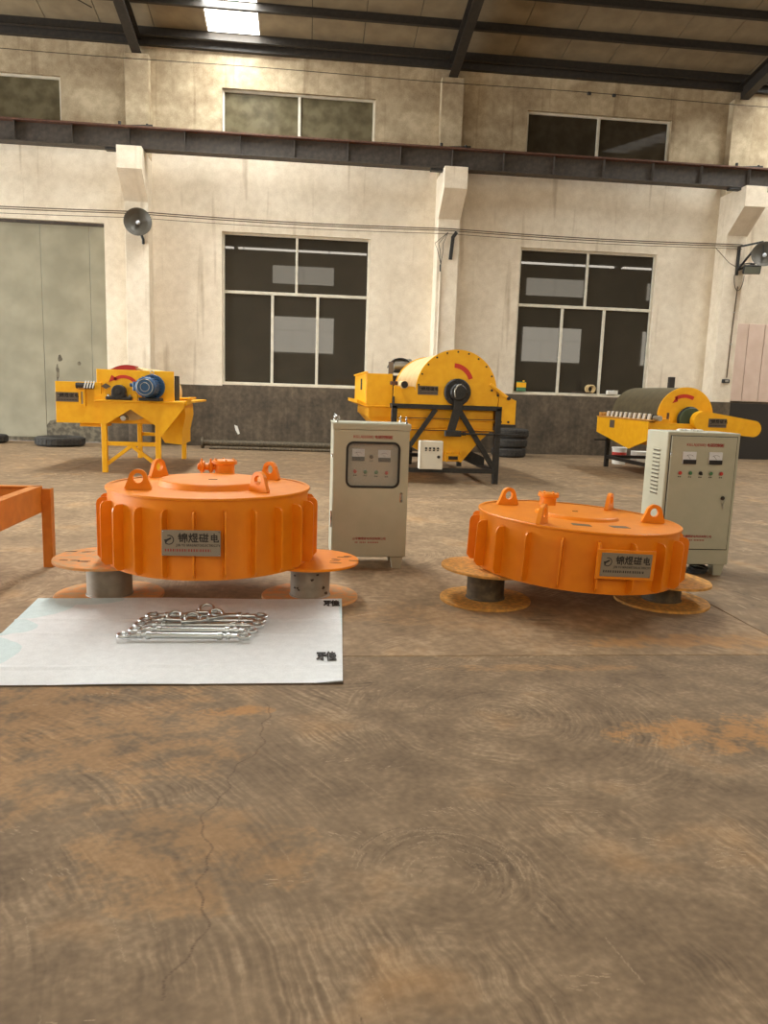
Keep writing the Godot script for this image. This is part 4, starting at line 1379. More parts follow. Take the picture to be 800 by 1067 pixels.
	for s in [[-1, 1], [1, 1], [-1, -1], [1, -1]]:
		var e := Vector3(s[0] * (W / 2 - 0.03), top + 0.01, s[1] * (D / 2 - 0.035))
		lpart(t, "eye_bolt", MB.new().torus(e + Vector3(0, 0.035, 0), Basis(Vector3.UP, 0.1 if s[0] < 0 and s[1] > 0 else 1.35) * Basis(Vector3.RIGHT, PI / 2), 0.018, 0.006, 18, 8).cyl(e, e + Vector3(0, 0.014, 0), 0.012, 10), M.chrome, "small bright lifting ring")
	for yy in [0.36, 0.42, 0.95]:
		lpart(t, "hinge", MB.new().cyl(Vector3(-W / 2 - 0.006, yy, zf - 0.005), Vector3(-W / 2 - 0.006, yy + (0.14 if yy < 0.4 else 0.03), zf - 0.005), 0.008, 10), M.chrome)

	# plain cabinet with louvred side
	var H2 := 1.145
	var top2 := y0 + H2
	var u := thing("control_cabinet", Vector3(3.375, 0, -6.15 - zf), "grey control cabinet with louvred side and five buttons on its door", "cabinet", "grey control cabinets")
	u.rotation.y = deg_to_rad(-1.5)
	feet(u, W, D)
	lpart(u, "carcass", MB.new().box(Vector3(0, y0 + H2 / 2, -0.002), Vector3(W, H2, D - 0.004), 0.006), M.cabinet_grey)
	var dr := lpart(u, "door", MB.new().box(Vector3(0.0, y0 + 0.14 + (H2 - 0.175) / 2, zf + 0.002), Vector3(W - 0.066, H2 - 0.175, 0.014), 0.002), M.cabinet_grey)
	var gr := MB.new()
	gr.box(Vector3(0, y0 + 0.135, zf - 0.0015), Vector3(W - 0.05, 0.006, 0.002)).box(Vector3(0, top2 - 0.032, zf - 0.0015), Vector3(W - 0.05, 0.006, 0.002))
	gr.box(Vector3(-W / 2 + 0.028, y0 + 0.14 + (H2 - 0.175) / 2, zf - 0.0015), Vector3(0.006, H2 - 0.17, 0.002)).box(Vector3(W / 2 - 0.028, y0 + 0.14 + (H2 - 0.175) / 2, zf - 0.0015), Vector3(0.006, H2 - 0.17, 0.002))
	lpart(u, "door_seal", gr, M.gasket)
	var dz2 := zf + 0.009
	cabinet_text(u, W, dz2, top2 - 0.105, y0 + 0.25)
	meter(u, -0.125, top2 - 0.215, dz2, 0.115, 0.105)
	meter(u, 0.105, top2 - 0.215, dz2, 0.115, 0.105)
	for k in 5:
		button(u, -0.195 + 0.091 * k, top2 - 0.345, dz2, ["button_red", "button_green", "button_black", "button_green", "button_red"][k], k == 2)
	var lk := lpart(dr, "lock", MB.new().cyl(Vector3(0.205, top2 - 0.555, dz2), Vector3(0.205, top2 - 0.555, dz2 + 0.014), 0.017, 16, 0.003), M.button_black)
	lpart(lk, "keys", MB.new().torus(Vector3(0.207, top2 - 0.585, dz2 + 0.012), Basis(Vector3.RIGHT, PI / 2), 0.013, 0.0022, 16, 6).box(Vector3(0.213, top2 - 0.625, dz2 + 0.01), Vector3(0.012, 0.05, 0.003), 0.001, Basis(Vector3.BACK, 0.15)), M.zinc)
	lpart(dr, "hinge_pin", MB.new().cyl(Vector3(-0.282, top2 - 0.20, dz2), Vector3(-0.282, top2 - 0.17, dz2), 0.006, 8), M.chrome)
	for k in 12:
		var yy := top2 - 0.16 - k * 0.034
		var lv := MB.new().box(Vector3(-W / 2 - 0.004, yy, 0.02), Vector3(0.012, 0.014, 0.15), 0.004, Basis(Vector3.BACK, -0.35))
		lpart(u, "louvre", lv, M.cabinet_grey)
		lpart(u, "louvre_slot", MB.new().box(Vector3(-W / 2 - 0.001, yy - 0.011, 0.02), Vector3(0.003, 0.006, 0.14)), M.gasket)
	var cbn := thing("cable_coil", Vector3(3.47, 0, -6.26), "small black cable coil on the floor under the louvred cabinet", "cable")
	for k in 3:
		lpart(cbn, "turn", MB.new().torus(Vector3(0.008 * k, 0.012 + 0.02 * k, 0.006 * k), Basis(Vector3.RIGHT, 0.08 * k), 0.07, 0.011, 24, 8), M.black_paint)
	# rag left on the top of this cabinet
	var rag := MB.new()
	var rng := RandomNumberGenerator.new()
	rng.seed = 12
	for k in 7:
		rag.lathe(Transform3D(Basis(Vector3.UP, rng.randf() * 3.0).scaled(Vector3(1, 0.6, 0.7)), Vector3(-0.16 + 0.028 * k + rng.randf_range(-0.01, 0.01), 0, rng.randf_range(-0.02, 0.02))), [Vector2(0.03, 0), Vector2(0.034, 0.012), Vector2(0.022, 0.028), Vector2(0, 0.032)], 9)
	var rg := thing("rag", u.position + Vector3(0.06, top2, -0.02), "crumpled white rag lying on the louvred cabinet", "rag")
	lpart(rg, "cloth", rag, M.white_paint)

# ---------------------------------------------------------------- the machines by the wall
func machine_plate(t: Node3D, c: Vector3, w: float, h: float) -> void:
	var pl := part(t, "nameplate", MB.new().box(c + Vector3(0, 0, 0.004), Vector3(w, h, 0.008), 0.001), M.plate_dark, "dull grey nameplate")
	part(pl, "lettering", glyphs(MB.new(), ["jin", "yu", "ci", "dian"], Transform3D(Basis.IDENTITY, c + Vector3(w * 0.1, h * 0.18, 0.008)), h * 0.42, 0.2, 0.13, 0.002), M.ink)
	part(pl, "emblem", MB.new().arcband(Vector2(c.x - w * 0.38, c.y + h * 0.1), h * 0.13, h * 0.2, -1.9, 2.0, Transform3D(Basis.IDENTITY, Vector3(0, 0, c.z + 0.008)), 0.002, 12), M.ink)
	var row := MB.new()
	for k in 14:
		row.box(c + Vector3(-w * 0.42 + w * 0.065 * k, -h * 0.28, 0.009), Vector3(w * 0.04, h * 0.1, 0.002))
	part(pl, "contact_line", row, M.ink)

func build_belt_separator() -> void:
	# machine with blue motor, standing before the tall gate
	var z := -13.2
	var t := thing("magnetic_separator", Vector3(-2.95, 0, -14.6), "yellow magnetic separator with blue motor and red cover, on a legged table", "machine", "yellow separators by the wall")
	for p in [[-3.36, z], [-2.48, z], [-3.36, -15.95], [-2.48, -15.95]]:
		part(t, "leg", MB.new().box(Vector3(p[0], 0.59, p[1]), Vector3(0.085, 1.18, 0.085), 0.005), M.yellow_paint)
	part(t, "table_top", MB.new().box(Vector3(-2.76, 1.205, -14.55), Vector3(1.46, 0.035, 2.85), 0.004), M.yellow_paint)
	part(t, "apron", MB.new().prism([Vector2(-3.42, 1.19), Vector2(-3.42, 0.82), Vector2(-3.31, 0.82), Vector2(-2.92, 1.07), Vector2(-2.53, 0.82), Vector2(-2.43, 0.62), Vector2(-2.04, 1.12), Vector2(-2.04, 1.19)], Transform3D(Basis.IDENTITY, Vector3(0, 0, z + 0.03)), 0.014), M.yellow_paint)
	part(t, "tie_bar", MB.new().box(Vector3(-2.92, 0.49, z), Vector3(0.80, 0.07, 0.05), 0.004), M.yellow_paint)
	part(t, "brace", MB.new().bar(Vector3(-2.93, 0.455, z), Vector3(-3.33, 0.14, z), 0.06, 0.045), M.yellow_paint)
	part(t, "brace", MB.new().bar(Vector3(-2.91, 0.455, z), Vector3(-2.51, 0.14, z), 0.06, 0.045), M.yellow_paint)
	part(t, "tie_bar", MB.new().box(Vector3(-2.92, 0.49, -15.95), Vector3(0.80, 0.07, 0.05), 0.004), M.yellow_paint)
	part(t, "under_pan", MB.new().box(Vector3(-2.92, 0.98, -14.6), Vector3(0.82, 0.32, 2.4), 0.01), M.yellow_paint)
	part(t, "drain_stub", MB.new().cyl(Vector3(-3.04, 0.92, -13.42), Vector3(-3.04, 0.92, -13.15), 0.045, 14, 0.004), M.zinc)
	# housing
	part(t, "side_plate", MB.new().box(Vector3(-2.85, 1.47, z - 0.06), Vector3(1.26, 0.5, 0.03), 0.004), M.yellow_paint)
	part(t, "housing", MB.new().box(Vector3(-2.99, 1.42, -14.6), Vector3(0.62, 0.4, 2.6), 0.01), M.yellow_paint)
	part(t, "side_plate", MB.new().box(Vector3(-3.08, 1.47, -15.95), Vector3(0.76, 0.5, 0.03), 0.004), M.yellow_paint)
	var ax := Basis(Vector3.RIGHT, PI / 2)
	part(t, "drum", MB.new().lathe(Transform3D(Basis(Vector3.RIGHT, Vector3.BACK, Vector3.DOWN), Vector3(-2.95, 1.33, -15.9)), [Vector2(0, 0), Vector2(0.45, 0), Vector2(0.45, 2.55), Vector2(0, 2.55)], 48), M.drum_canvas, "cream drum surface")
	var cov := MB.new()
	cov.arcband(Vector2(-2.99, 1.33), 0.452, 0.475, deg_to_rad(74), deg_to_rad(152), Transform3D(Basis.IDENTITY, Vector3(0, 0, -13.55)), 0.25, 20)
	part(t, "drum_cover", cov, M.red_cover, "dark red curved cover")
	part(t, "cover_end", MB.new().prism([Vector2(-3.36, 1.56), Vector2(-3.36, 1.64), Vector2(-3.27, 1.72), Vector2(-3.14, 1.78), Vector2(-3.0, 1.80), Vector2(-2.88, 1.78), Vector2(-2.82, 1.72), Vector2(-2.82, 1.56)], Transform3D(Basis.IDENTITY, Vector3(0, 0, -13.31)), 0.012), M.red_cover)
	part(t, "end_strip", MB.new().box(Vector3(-2.21, 1.44, z - 0.3), Vector3(0.02, 0.42, 0.4), 0.004), M.skirt_dark)
	# curved arrow
	var ar := MB.new()
	ar.arcband(Vector2(-3.04, 1.36), 0.22, 0.275, deg_to_rad(38), deg_to_rad(128), Transform3D(Basis.IDENTITY, Vector3(0, 0, z - 0.044)), 0.004)
	ar.prism([Vector2(-3.235, 1.63), Vector2(-3.14, 1.565), Vector2(-3.28, 1.515)], Transform3D(Basis.IDENTITY, Vector3(0, 0, z - 0.044)), 0.004)
	part(t, "rotation_arrow", ar, M.red_paint, "red curved rotation arrow")
	part(t, "badge", MB.new().prism([Vector2(-3.41, 1.44), Vector2(-3.33, 1.395), Vector2(-3.25, 1.44), Vector2(-3.33, 1.49)], Transform3D(Basis.IDENTITY, Vector3(0, 0, z - 0.044)), 0.006), M.plate_dark, "grey diamond badge")
	part(t, "lifting_lug", MB.new().prism([Vector2(-3.40, 1.222), Vector2(-3.40, 1.29), Vector2(-3.37, 1.34), Vector2(-3.33, 1.34), Vector2(-3.30, 1.29), Vector2(-3.30, 1.222)], Transform3D(Basis.IDENTITY, Vector3(0, 0, z + 0.01)), 0.02), M.yellow_paint)
	# bearing block
	var bb := part(t, "bearing_block", MB.new().cyl(Vector3(-3.10, 1.355, z - 0.04), Vector3(-3.10, 1.355, z + 0.10), 0.115, 24, 0.01).box(Vector3(-3.10, 1.25, z + 0.03), Vector3(0.42, 0.055, 0.12), 0.01).box(Vector3(-3.10, 1.29, z + 0.03), Vector3(0.24, 0.1, 0.11), 0.01), M.black_paint)
	part(bb, "shaft_end", MB.new().cyl(Vector3(-3.10, 1.355, z + 0.10), Vector3(-3.10, 1.355, z + 0.13), 0.045, 16, 0.004), M.skirt_dark)
	for sx in [-0.17, 0.17]:
		part(bb, "bolt", MB.new().cyl(Vector3(-3.10 + sx, 1.27, z + 0.03), Vector3(-3.10 + sx, 1.31, z + 0.03), 0.022, 6), M.zinc)
	# motor
	var mc := Vector3(-2.555, 1.455, z + 0.02)
	var mo := part(t, "motor", MB.new().cyl(mc, mc + Vector3(0, 0, 0.05), 0.205, 36, 0.006), M.motor_blue, "blue electric motor")
	part(mo, "motor_body", MB.new().lathe(Transform3D(Basis(Vector3.RIGHT, Vector3.BACK, Vector3.DOWN), mc + Vector3(-0.03, -0.005, 0.05)), [Vector2(0.165, 0), Vector2(0.165, 0.3), Vector2(0.15, 0.315), Vector2(0.15, 0.33)], 32), M.motor_blue)
	for k in 22:
		var a := TAU * k / 22
		part(mo, "cooling_rib", MB.new().box(mc + Vector3(-0.03 + cos(a) * 0.17, -0.005 + sin(a) * 0.17, 0.2), Vector3(0.022, 0.006, 0.28), 0.0, Basis(Vector3.BACK, a)), M.motor_blue)
	part(mo, "fan_cowl", MB.new().lathe(Transform3D(Basis(Vector3.RIGHT, Vector3.BACK, Vector3.DOWN), mc + Vector3(-0.03, -0.005, 0.36)), [Vector2(0.158, 0), Vector2(0.158, 0.11), Vector2(0.14, 0.13), Vector2(0, 0.135)], 32), M.motor_blue)
	part(mo, "cowl_ring", MB.new().torus(mc + Vector3(-0.03, -0.005, 0.49), Basis(Vector3.RIGHT, PI / 2), 0.125, 0.007, 28, 6).torus(mc + Vector3(-0.03, -0.005, 0.495), Basis(Vector3.RIGHT, PI / 2), 0.07, 0.005, 24, 6), M.zinc)
	part(mo, "terminal_box", MB.new().box(mc + Vector3(-0.225, 0.0, 0.17), Vector3(0.1, 0.15, 0.16), 0.01), M.motor_blue)
	part(mo, "cable_entry", MB.new().cyl(mc + Vector3(-0.27, 0.02, 0.17), mc + Vector3(-0.33, 0.02, 0.17), 0.03, 12), M.motor_blue)
	part(mo, "eye_bolt", MB.new().torus(mc + Vector3(0.0, 0.235, 0.03), Basis(Vector3.RIGHT, PI / 2), 0.028, 0.008, 16, 6), M.zinc)
	part(mo, "motor_foot", MB.new().box(mc + Vector3(0.0, -0.205, 0.16), Vector3(0.34, 0.05, 0.32), 0.008), M.black_paint)
	part(t, "bracket_tab", MB.new().box(Vector3(-2.83, 1.27, z + 0.05), Vector3(0.07, 0.09, 0.05), 0.004), M.yellow_paint)
	# feed hopper on the gate side
	var hb := MB.new()
	hb.box(Vector3(-3.765, 1.16, z + 0.0), Vector3(0.73, 0.68, 0.02), 0.003)
	hb.box(Vector3(-4.12, 1.16, -14.5), Vector3(0.02, 0.68, 2.6), 0.003)
	hb.box(Vector3(-3.41, 1.16, -14.5), Vector3(0.02, 0.68, 2.6), 0.003)
	hb.box(Vector3(-3.765, 1.16, -15.8), Vector3(0.73, 0.68, 0.02), 0.003)
	part(t, "feed_hopper", hb, M.yellow_paint)
	part(t, "hopper_floor", MB.new().box(Vector3(-3.765, 0.84, -14.5), Vector3(0.72, 0.03, 2.58), 0.003), M.yellow_paint)
	part(t, "hopper_lip", MB.new().box(Vector3(-3.6, 0.79, -13.6), Vector3(0.4, 0.07, 0.5), 0.004), M.yellow_paint)
	machine_plate(t, Vector3(-3.945, 1.245, z + 0.011), 0.36, 0.155)
	part(t, "roller", MB.new().cyl(Vector3(-3.78, 1.44, z + 0.06), Vector3(-3.5, 1.44, z + 0.06), 0.05, 16, 0.004), M.skirt_dark)
	for k in 4:
		part(t, "brush_tooth", MB.new().bar(Vector3(-3.64 + 0.045 * k, 1.40, z + 0.115), Vector3(-3.61 + 0.045 * k, 1.52, z + 0.10), 0.022, 0.01), M.white_paint)
	part(t, "roller_bearing", MB.new().box(Vector3(-3.70, 1.43, z + 0.05), Vector3(0.13, 0.1, 0.08), 0.02), M.dusty_ochre)
	part(t, "tension_bracket", MB.new().ringplate([Vector2(-3.745, 1.10), Vector2(-3.645, 1.10), Vector2(-3.645, 1.38), Vector2(-3.745, 1.38)], [Vector2(-3.712, 1.14), Vector2(-3.678, 1.14), Vector2(-3.678, 1.34), Vector2(-3.712, 1.34)], Transform3D(Basis.IDENTITY, Vector3(0, 0, z + 0.04)), 0.03), M.yellow_paint)
	part(t, "tension_screw", MB.new().cyl(Vector3(-3.695, 1.12, z + 0.04), Vector3(-3.695, 1.38, z + 0.04), 0.012, 8), M.zinc)
	# discharge chute on the other side
	var ch := MB.new()
	ch.prism([Vector2(-2.55, 1.2), Vector2(-2.20, 1.26), Vector2(-2.18, 0.95), Vector2(-2.24, 0.66), Vector2(-2.24, 0.42), Vector2(-2.55, 0.45), Vector2(-2.70, 0.7)], Transform3D(Basis.IDENTITY, Vector3(0, 0, -15.2)), 1.0)
	part(t, "discharge_chute", ch, M.yellow_paint)
	part(t, "chute_rim", MB.new().box(Vector3(-2.32, 1.255, -14.65), Vector3(0.40, 0.03, 1.0), 0.003, Basis(Vector3.BACK, 0.05)), M.yellow_paint)
	part(t, "side_tray", MB.new().prism([Vector2(-2.4, 1.22), Vector2(-2.06, 1.2), Vector2(-2.0, 1.26), Vector2(-2.02, 1.16), Vector2(-2.4, 1.12)], Transform3D(Basis.IDENTITY, Vector3(0, 0, -13.75)), 0.5), M.yellow_paint)

func build_drum_separator() -> void:
	var z := -12.65
	var t := thing("magnetic_separator", Vector3(2.35, 0, -14.2), "big yellow drum separator with round end plate on a black steel frame", "machine", "yellow separators by the wall")
	# black frame
	for p in [[3.23, z], [1.46, z], [3.23, -15.75], [1.46, -15.75]]:
		part(t, "frame_leg", MB.new().box(Vector3(p[0], 0.64, p[1]), Vector3(0.095, 1.28, 0.095), 0.005), M.black_paint)
	for zz in [z, -15.75]:
		part(t, "top_rail", MB.new().box(Vector3(2.345, 1.275, zz), Vector3(1.87, 0.075, 0.095), 0.005), M.black_paint)
		part(t, "cross_bar", MB.new().box(Vector3(2.345, 0.215, zz), Vector3(1.70, 0.075, 0.08), 0.005), M.black_paint)
	for xx in [1.46, 3.23]:
		part(t, "side_rail", MB.new().box(Vector3(xx, 1.275, -14.2), Vector3(0.09, 0.075, 3.0), 0.005), M.black_paint)
		part(t, "side_rail", MB.new().box(Vector3(xx, 0.215, -14.2), Vector3(0.08, 0.075, 3.0), 0.005), M.black_paint)
	part(t, "brace", MB.new().bar(Vector3(2.16, 1.24, z + 0.01), Vector3(1.50, 0.26, z + 0.01), 0.075, 0.06), M.black_paint)
	part(t, "brace", MB.new().bar(Vector3(2.55, 1.24, z + 0.01), Vector3(3.20, 0.26, z + 0.01), 0.085, 0.06), M.black_paint)
	part(t, "brace", MB.new().bar(Vector3(3.2, 1.0, -13.4), Vector3(3.2, 0.26, -15.2), 0.07, 0.06), M.black_paint)
	part(t, "chute_panel", MB.new().prism([Vector2(2.66, 0.44), Vector2(2.80, 0.56), Vector2(3.18, 0.40), Vector2(3.18, 0.26), Vector2(3.0, 0.26)], Transform3D(Basis.IDENTITY, Vector3(0, 0, -13.3)), 0.03), M.black_paint)
	# end plate with round head
	var head := []
	head.append(Vector2(1.44, 1.315))
	head.append(Vector2(3.21, 1.315))
	head.append(Vector2(3.21, 1.5))
	for k in 33:
		var a := deg_to_rad(-2.0 + 184.0 * k / 32)
		head.append(Vector2(2.49 + cos(a) * 0.685, 1.545 + sin(a) * 0.685))
	head.append(Vector2(1.78, 1.60))
	head.append(Vector2(1.44, 1.60))
	var ep := part(t, "end_plate", MB.new().prism(head, Transform3D(Basis.IDENTITY, Vector3(0, 0, z - 0.02)), 0.04), M.yellow_paint)
	for k in 11:
		var a := deg_to_rad(8.0 + 164.0 * k / 10)
		var p := Vector3(2.49 + cos(a) * 0.645, 1.545 + sin(a) * 0.645, z + 0.02)
		part(ep, "bolt", MB.new().cyl(p, p + Vector3(0, 0, 0.015), 0.016, 6), M.skirt_dark)
	var ar := MB.new()
	ar.arcband(Vector2(2.43, 1.66), 0.27, 0.345, deg_to_rad(18), deg_to_rad(88), Transform3D(Basis.IDENTITY, Vector3(0, 0, z + 0.021)), 0.004)
	part(ep, "rotation_arrow", ar, M.red_paint, "red curved rotation arrow")
	machine_plate(t, Vector3(2.01, 1.545, z + 0.021), 0.34, 0.145)
	var back := Basis(Vector3.RIGHT, Vector3.BACK, Vector3.DOWN)
	part(t, "drum_shell", MB.new().lathe(Transform3D(back, Vector3(2.49, 1.545, -15.72)), [Vector2(0, 0), Vector2(0.66, 0), Vector2(0.665, 0.01), Vector2(0.665, 3.05)], 48, PI - 0.3, TAU + 0.3), M.drum_canvas, "cream canvas-coloured drum shell")
	part(t, "end_plate", MB.new().cyl(Vector3(2.49, 1.545, -15.78), Vector3(2.49, 1.545, -15.72), 0.685, 48), M.yellow_paint)
	# bearing and lever
	var bh := part(t, "bearing_housing", MB.new().cyl(Vector3(2.50, 1.53, z + 0.02), Vector3(2.50, 1.53, z + 0.10), 0.225, 32, 0.02).cyl(Vector3(2.50, 1.53, z + 0.09), Vector3(2.50, 1.53, z + 0.20), 0.14, 24, 0.02), M.black_paint)
	for k in 8:
		var a := TAU * k / 8
		part(bh, "bolt", MB.new().cyl(Vector3(2.50 + cos(a) * 0.185, 1.53 + sin(a) * 0.185, z + 0.09), Vector3(2.50 + cos(a) * 0.185, 1.53 + sin(a) * 0.185, z + 0.125), 0.03, 6), M.black_paint)
	part(bh, "hose", MB.new().tube([Vector3(2.44, 1.45, z + 0.22), Vector3(2.42, 1.55, z + 0.24), Vector3(2.46, 1.63, z + 0.24), Vector3(2.53, 1.66, z + 0.22)], 0.012, 6), M.zinc)
	var lv := part(t, "adjusting_lever", MB.new().prism([Vector2(2.42, 1.55), Vector2(2.60, 1.55), Vector2(2.60, 1.38), Vector2(2.46, 0.84), Vector2(2.33, 0.84), Vector2(2.44, 1.30)], Transform3D(Basis.IDENTITY, Vector3(0, 0, z + 0.11)), 0.05), M.black_paint)
	part(lv, "clevis", MB.new().box(Vector3(2.44, 0.85, z + 0.14), Vector3(0.28, 0.10, 0.09), 0.01), M.black_paint)
	part(lv, "adjusting_rod", MB.new().cyl(Vector3(2.5, 0.85, z + 0.14), Vector3(3.57, 0.85, z + 0.14), 0.016, 10), M.black_paint)
	part(lv, "nut", MB.new().cyl(Vector3(2.60, 0.85, z + 0.14), Vector3(2.66, 0.85, z + 0.14), 0.032, 6), M.black_paint)
	# tank below
	part(t, "tank", MB.new().prism([Vector2(1.52, 1.26), Vector2(3.17, 1.26), Vector2(3.17, 0.92), Vector2(2.92, 0.68), Vector2(2.66, 0.36), Vector2(2.25, 0.36), Vector2(1.55, 0.72)], Transform3D(Basis.IDENTITY, Vector3(0, 0, -15.6)), 2.85), M.yellow_paint)
	for yy in [1.07, 0.90]:
		part(t, "tank_flange", MB.new().box(Vector3(2.35, yy, -12.735), Vector3(1.66, 0.022, 0.11), 0.003), M.yellow_paint)
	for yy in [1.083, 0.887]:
		part(t, "tank_seam_shade", MB.new().box(Vector3(2.35, yy, -12.685), Vector3(1.65, 0.014, 0.02), 0.0), M.rail_rust)  # gasket lines in rust colour, also painting in the shadow lines of the flanges
	part(t, "tank_band", MB.new().box(Vector3(2.35, 0.985, -12.742), Vector3(1.64, 0.13, 0.02), 0.003), M.yellow_paint)
	var df := part(t, "drain_flange", MB.new().box(Vector3(2.50, 0.435, -12.72), Vector3(0.28, 0.12, 0.06), 0.01), M.yellow_paint)
	part(df, "drain_mouth", MB.new().box(Vector3(2.50, 0.425, -12.688), Vector3(0.16, 0.06, 0.006)), M.skirt_dark)
	for s in [[-0.12, 0.08], [0.12, 0.08], [-0.12, -0.06], [0.12, -0.06], [0, 0.08]]:
		part(df, "bolt", MB.new().cyl(Vector3(2.50 + s[0], 0.435 + s[1], -12.70), Vector3(2.50 + s[0], 0.435 + s[1], -12.65), 0.02, 6), M.yellow_paint)
	# small white control box on the cross bar
	var cb := part(t, "control_box", MB.new().box(Vector3(2.075, 0.485, z + 0.14), Vector3(0.39, 0.47, 0.18), 0.008), M.box_white, "small white control box")
	for k in 4:
		part(cb, "switch", MB.new().cyl(Vector3(1.985 + 0.066 * k, 0.60, z + 0.23), Vector3(1.985 + 0.066 * k, 0.60, z + 0.25), 0.018, 10).box(Vector3(1.985 + 0.066 * k, 0.565, z + 0.231), Vector3(0.03, 0.02, 0.003)), M.button_black)
	part(cb, "lock", MB.new().cyl(Vector3(2.20, 0.46, z + 0.23), Vector3(2.20, 0.46, z + 0.25), 0.025, 10), M.button_black)
	part(cb, "box_edge", MB.new().box(Vector3(1.905, 0.485, z + 0.232), Vector3(0.004, 0.45, 0.003)), M.zinc)
	# feed box
	var fb := MB.new()
	fb.box(Vector3(1.23, 1.53, -12.95), Vector3(0.44, 0.54, 0.025), 0.003)
	fb.box(Vector3(1.01, 1.55, -14.4), Vector3(0.025, 0.5, 2.9), 0.003)
	fb.box(Vector3(1.44, 1.55, -14.4), Vector3(0.025, 0.5, 2.9), 0.003)
	fb.box(Vector3(1.23, 1.53, -15.85), Vector3(0.44, 0.54, 0.025), 0.003)
	part(t, "feed_box", fb, M.yellow_paint)
	part(t, "feed_box_rim", MB.new().box(Vector3(1.0, 1.815, -14.4), Vector3(0.06, 0.025, 2.96), 0.003), M.yellow_paint)
	part(t, "feed_slot", MB.new().box(Vector3(0.995, 1.62, -13.95), Vector3(0.012, 0.2, 0.3), 0.0), M.skirt_dark)
	part(t, "feed_floor", MB.new().prism([Vector2(0.86, 1.36), Vector2(1.02, 1.29), Vector2(1.46, 1.29), Vector2(1.46, 1.07), Vector2(1.06, 1.07), Vector2(1.06, 1.22), Vector2(0.86, 1.3)], Transform3D(Basis.IDENTITY, Vector3(0, 0, -15.8)), 2.82), M.yellow_paint)
	part(t, "feed_ledge", MB.new().box(Vector3(1.27, 1.255, -12.95), Vector3(0.56, 0.02, 0.08), 0.003), M.yellow_paint)
	part(t, "feed_hopper", MB.new().prism([Vector2(1.06, 1.07), Vector2(1.46, 1.07), Vector2(1.46, 0.74), Vector2(1.36, 0.74)], Transform3D(Basis.IDENTITY, Vector3(0, 0, -15.4)), 2.3), M.yellow_paint)
	part(t, "feed_post", MB.new().box(Vector3(1.44, 1.2, -12.62), Vector3(0.03, 0.46, 0.03), 0.003), M.black_paint)
	var pi := part(t, "inlet_pipe", MB.new().cyl(Vector3(1.60, 1.625, -13.2), Vector3(1.60, 1.625, -12.5), 0.065, 20, 0.004), M.drum_canvas)
	part(pi, "bore", MB.new().cyl(Vector3(1.60, 1.625, -12.505), Vector3(1.60, 1.625, -12.496), 0.055, 20), M.ink)
	part(t, "inlet_stub", MB.new().box(Vector3(1.47, 1.65, -12.9), Vector3(0.12, 0.06, 0.1), 0.006), M.rail_rust)
	# drive at the far end
	part(t, "drive_motor", MB.new().cyl(Vector3(1.80, 2.05, -16.15), Vector3(2.2, 2.05, -16.15), 0.15, 24, 0.02), M.zinc)
	part(t, "drive_guard", MB.new().arcband(Vector2(1.95, 1.95), 0.24, 0.26, 0.2, PI - 0.2, Transform3D(Basis.IDENTITY, Vector3(0, 0, -16.3)), 0.3), M.black_paint)
	part(t, "drive_stand", MB.new().box(Vector3(2.0, 0.92, -16.1), Vector3(0.5, 1.84, 0.4), 0.01), M.black_paint)
	part(t, "drive_box", MB.new().box(Vector3(1.74, 1.92, -15.95), Vector3(0.1, 0.40, 0.06), 0.006), M.plate_dark)
	# concentrate box on the far side
	part(t, "concentrate_box", MB.new().prism([Vector2(3.22, 1.02), Vector2(3.52, 1.02), Vector2(3.52, 1.42), Vector2(3.42, 1.46), Vector2(3.22, 1.60)], Transform3D(Basis.IDENTITY, Vector3(0, 0, -15.6)), 2.98), M.yellow_paint)
	part(t, "box_base", MB.new().box(Vector3(3.37, 0.995, -14.1), Vector3(0.33, 0.05, 3.0), 0.004), M.black_paint)
	part(t, "scraper", MB.new().bar(Vector3(3.06, 1.68, z + 0.03), Vector3(3.36, 1.46, z + 0.03), 0.05, 0.04), M.yellow_paint)
	part(t, "scraper_pipe", MB.new().cyl(Vector3(3.38, 1.455, -15.5), Vector3(3.38, 1.455, z + 0.08), 0.03, 12), M.black_paint)
	for s in [[3.09, 1.58], [3.20, 1.50], [3.27, 1.06], [3.40, 1.06]]:
		part(t, "bolt", MB.new().cyl(Vector3(s[0], s[1], z + 0.0), Vector3(s[0], s[1], z + 0.05), 0.02, 6), M.skirt_dark)

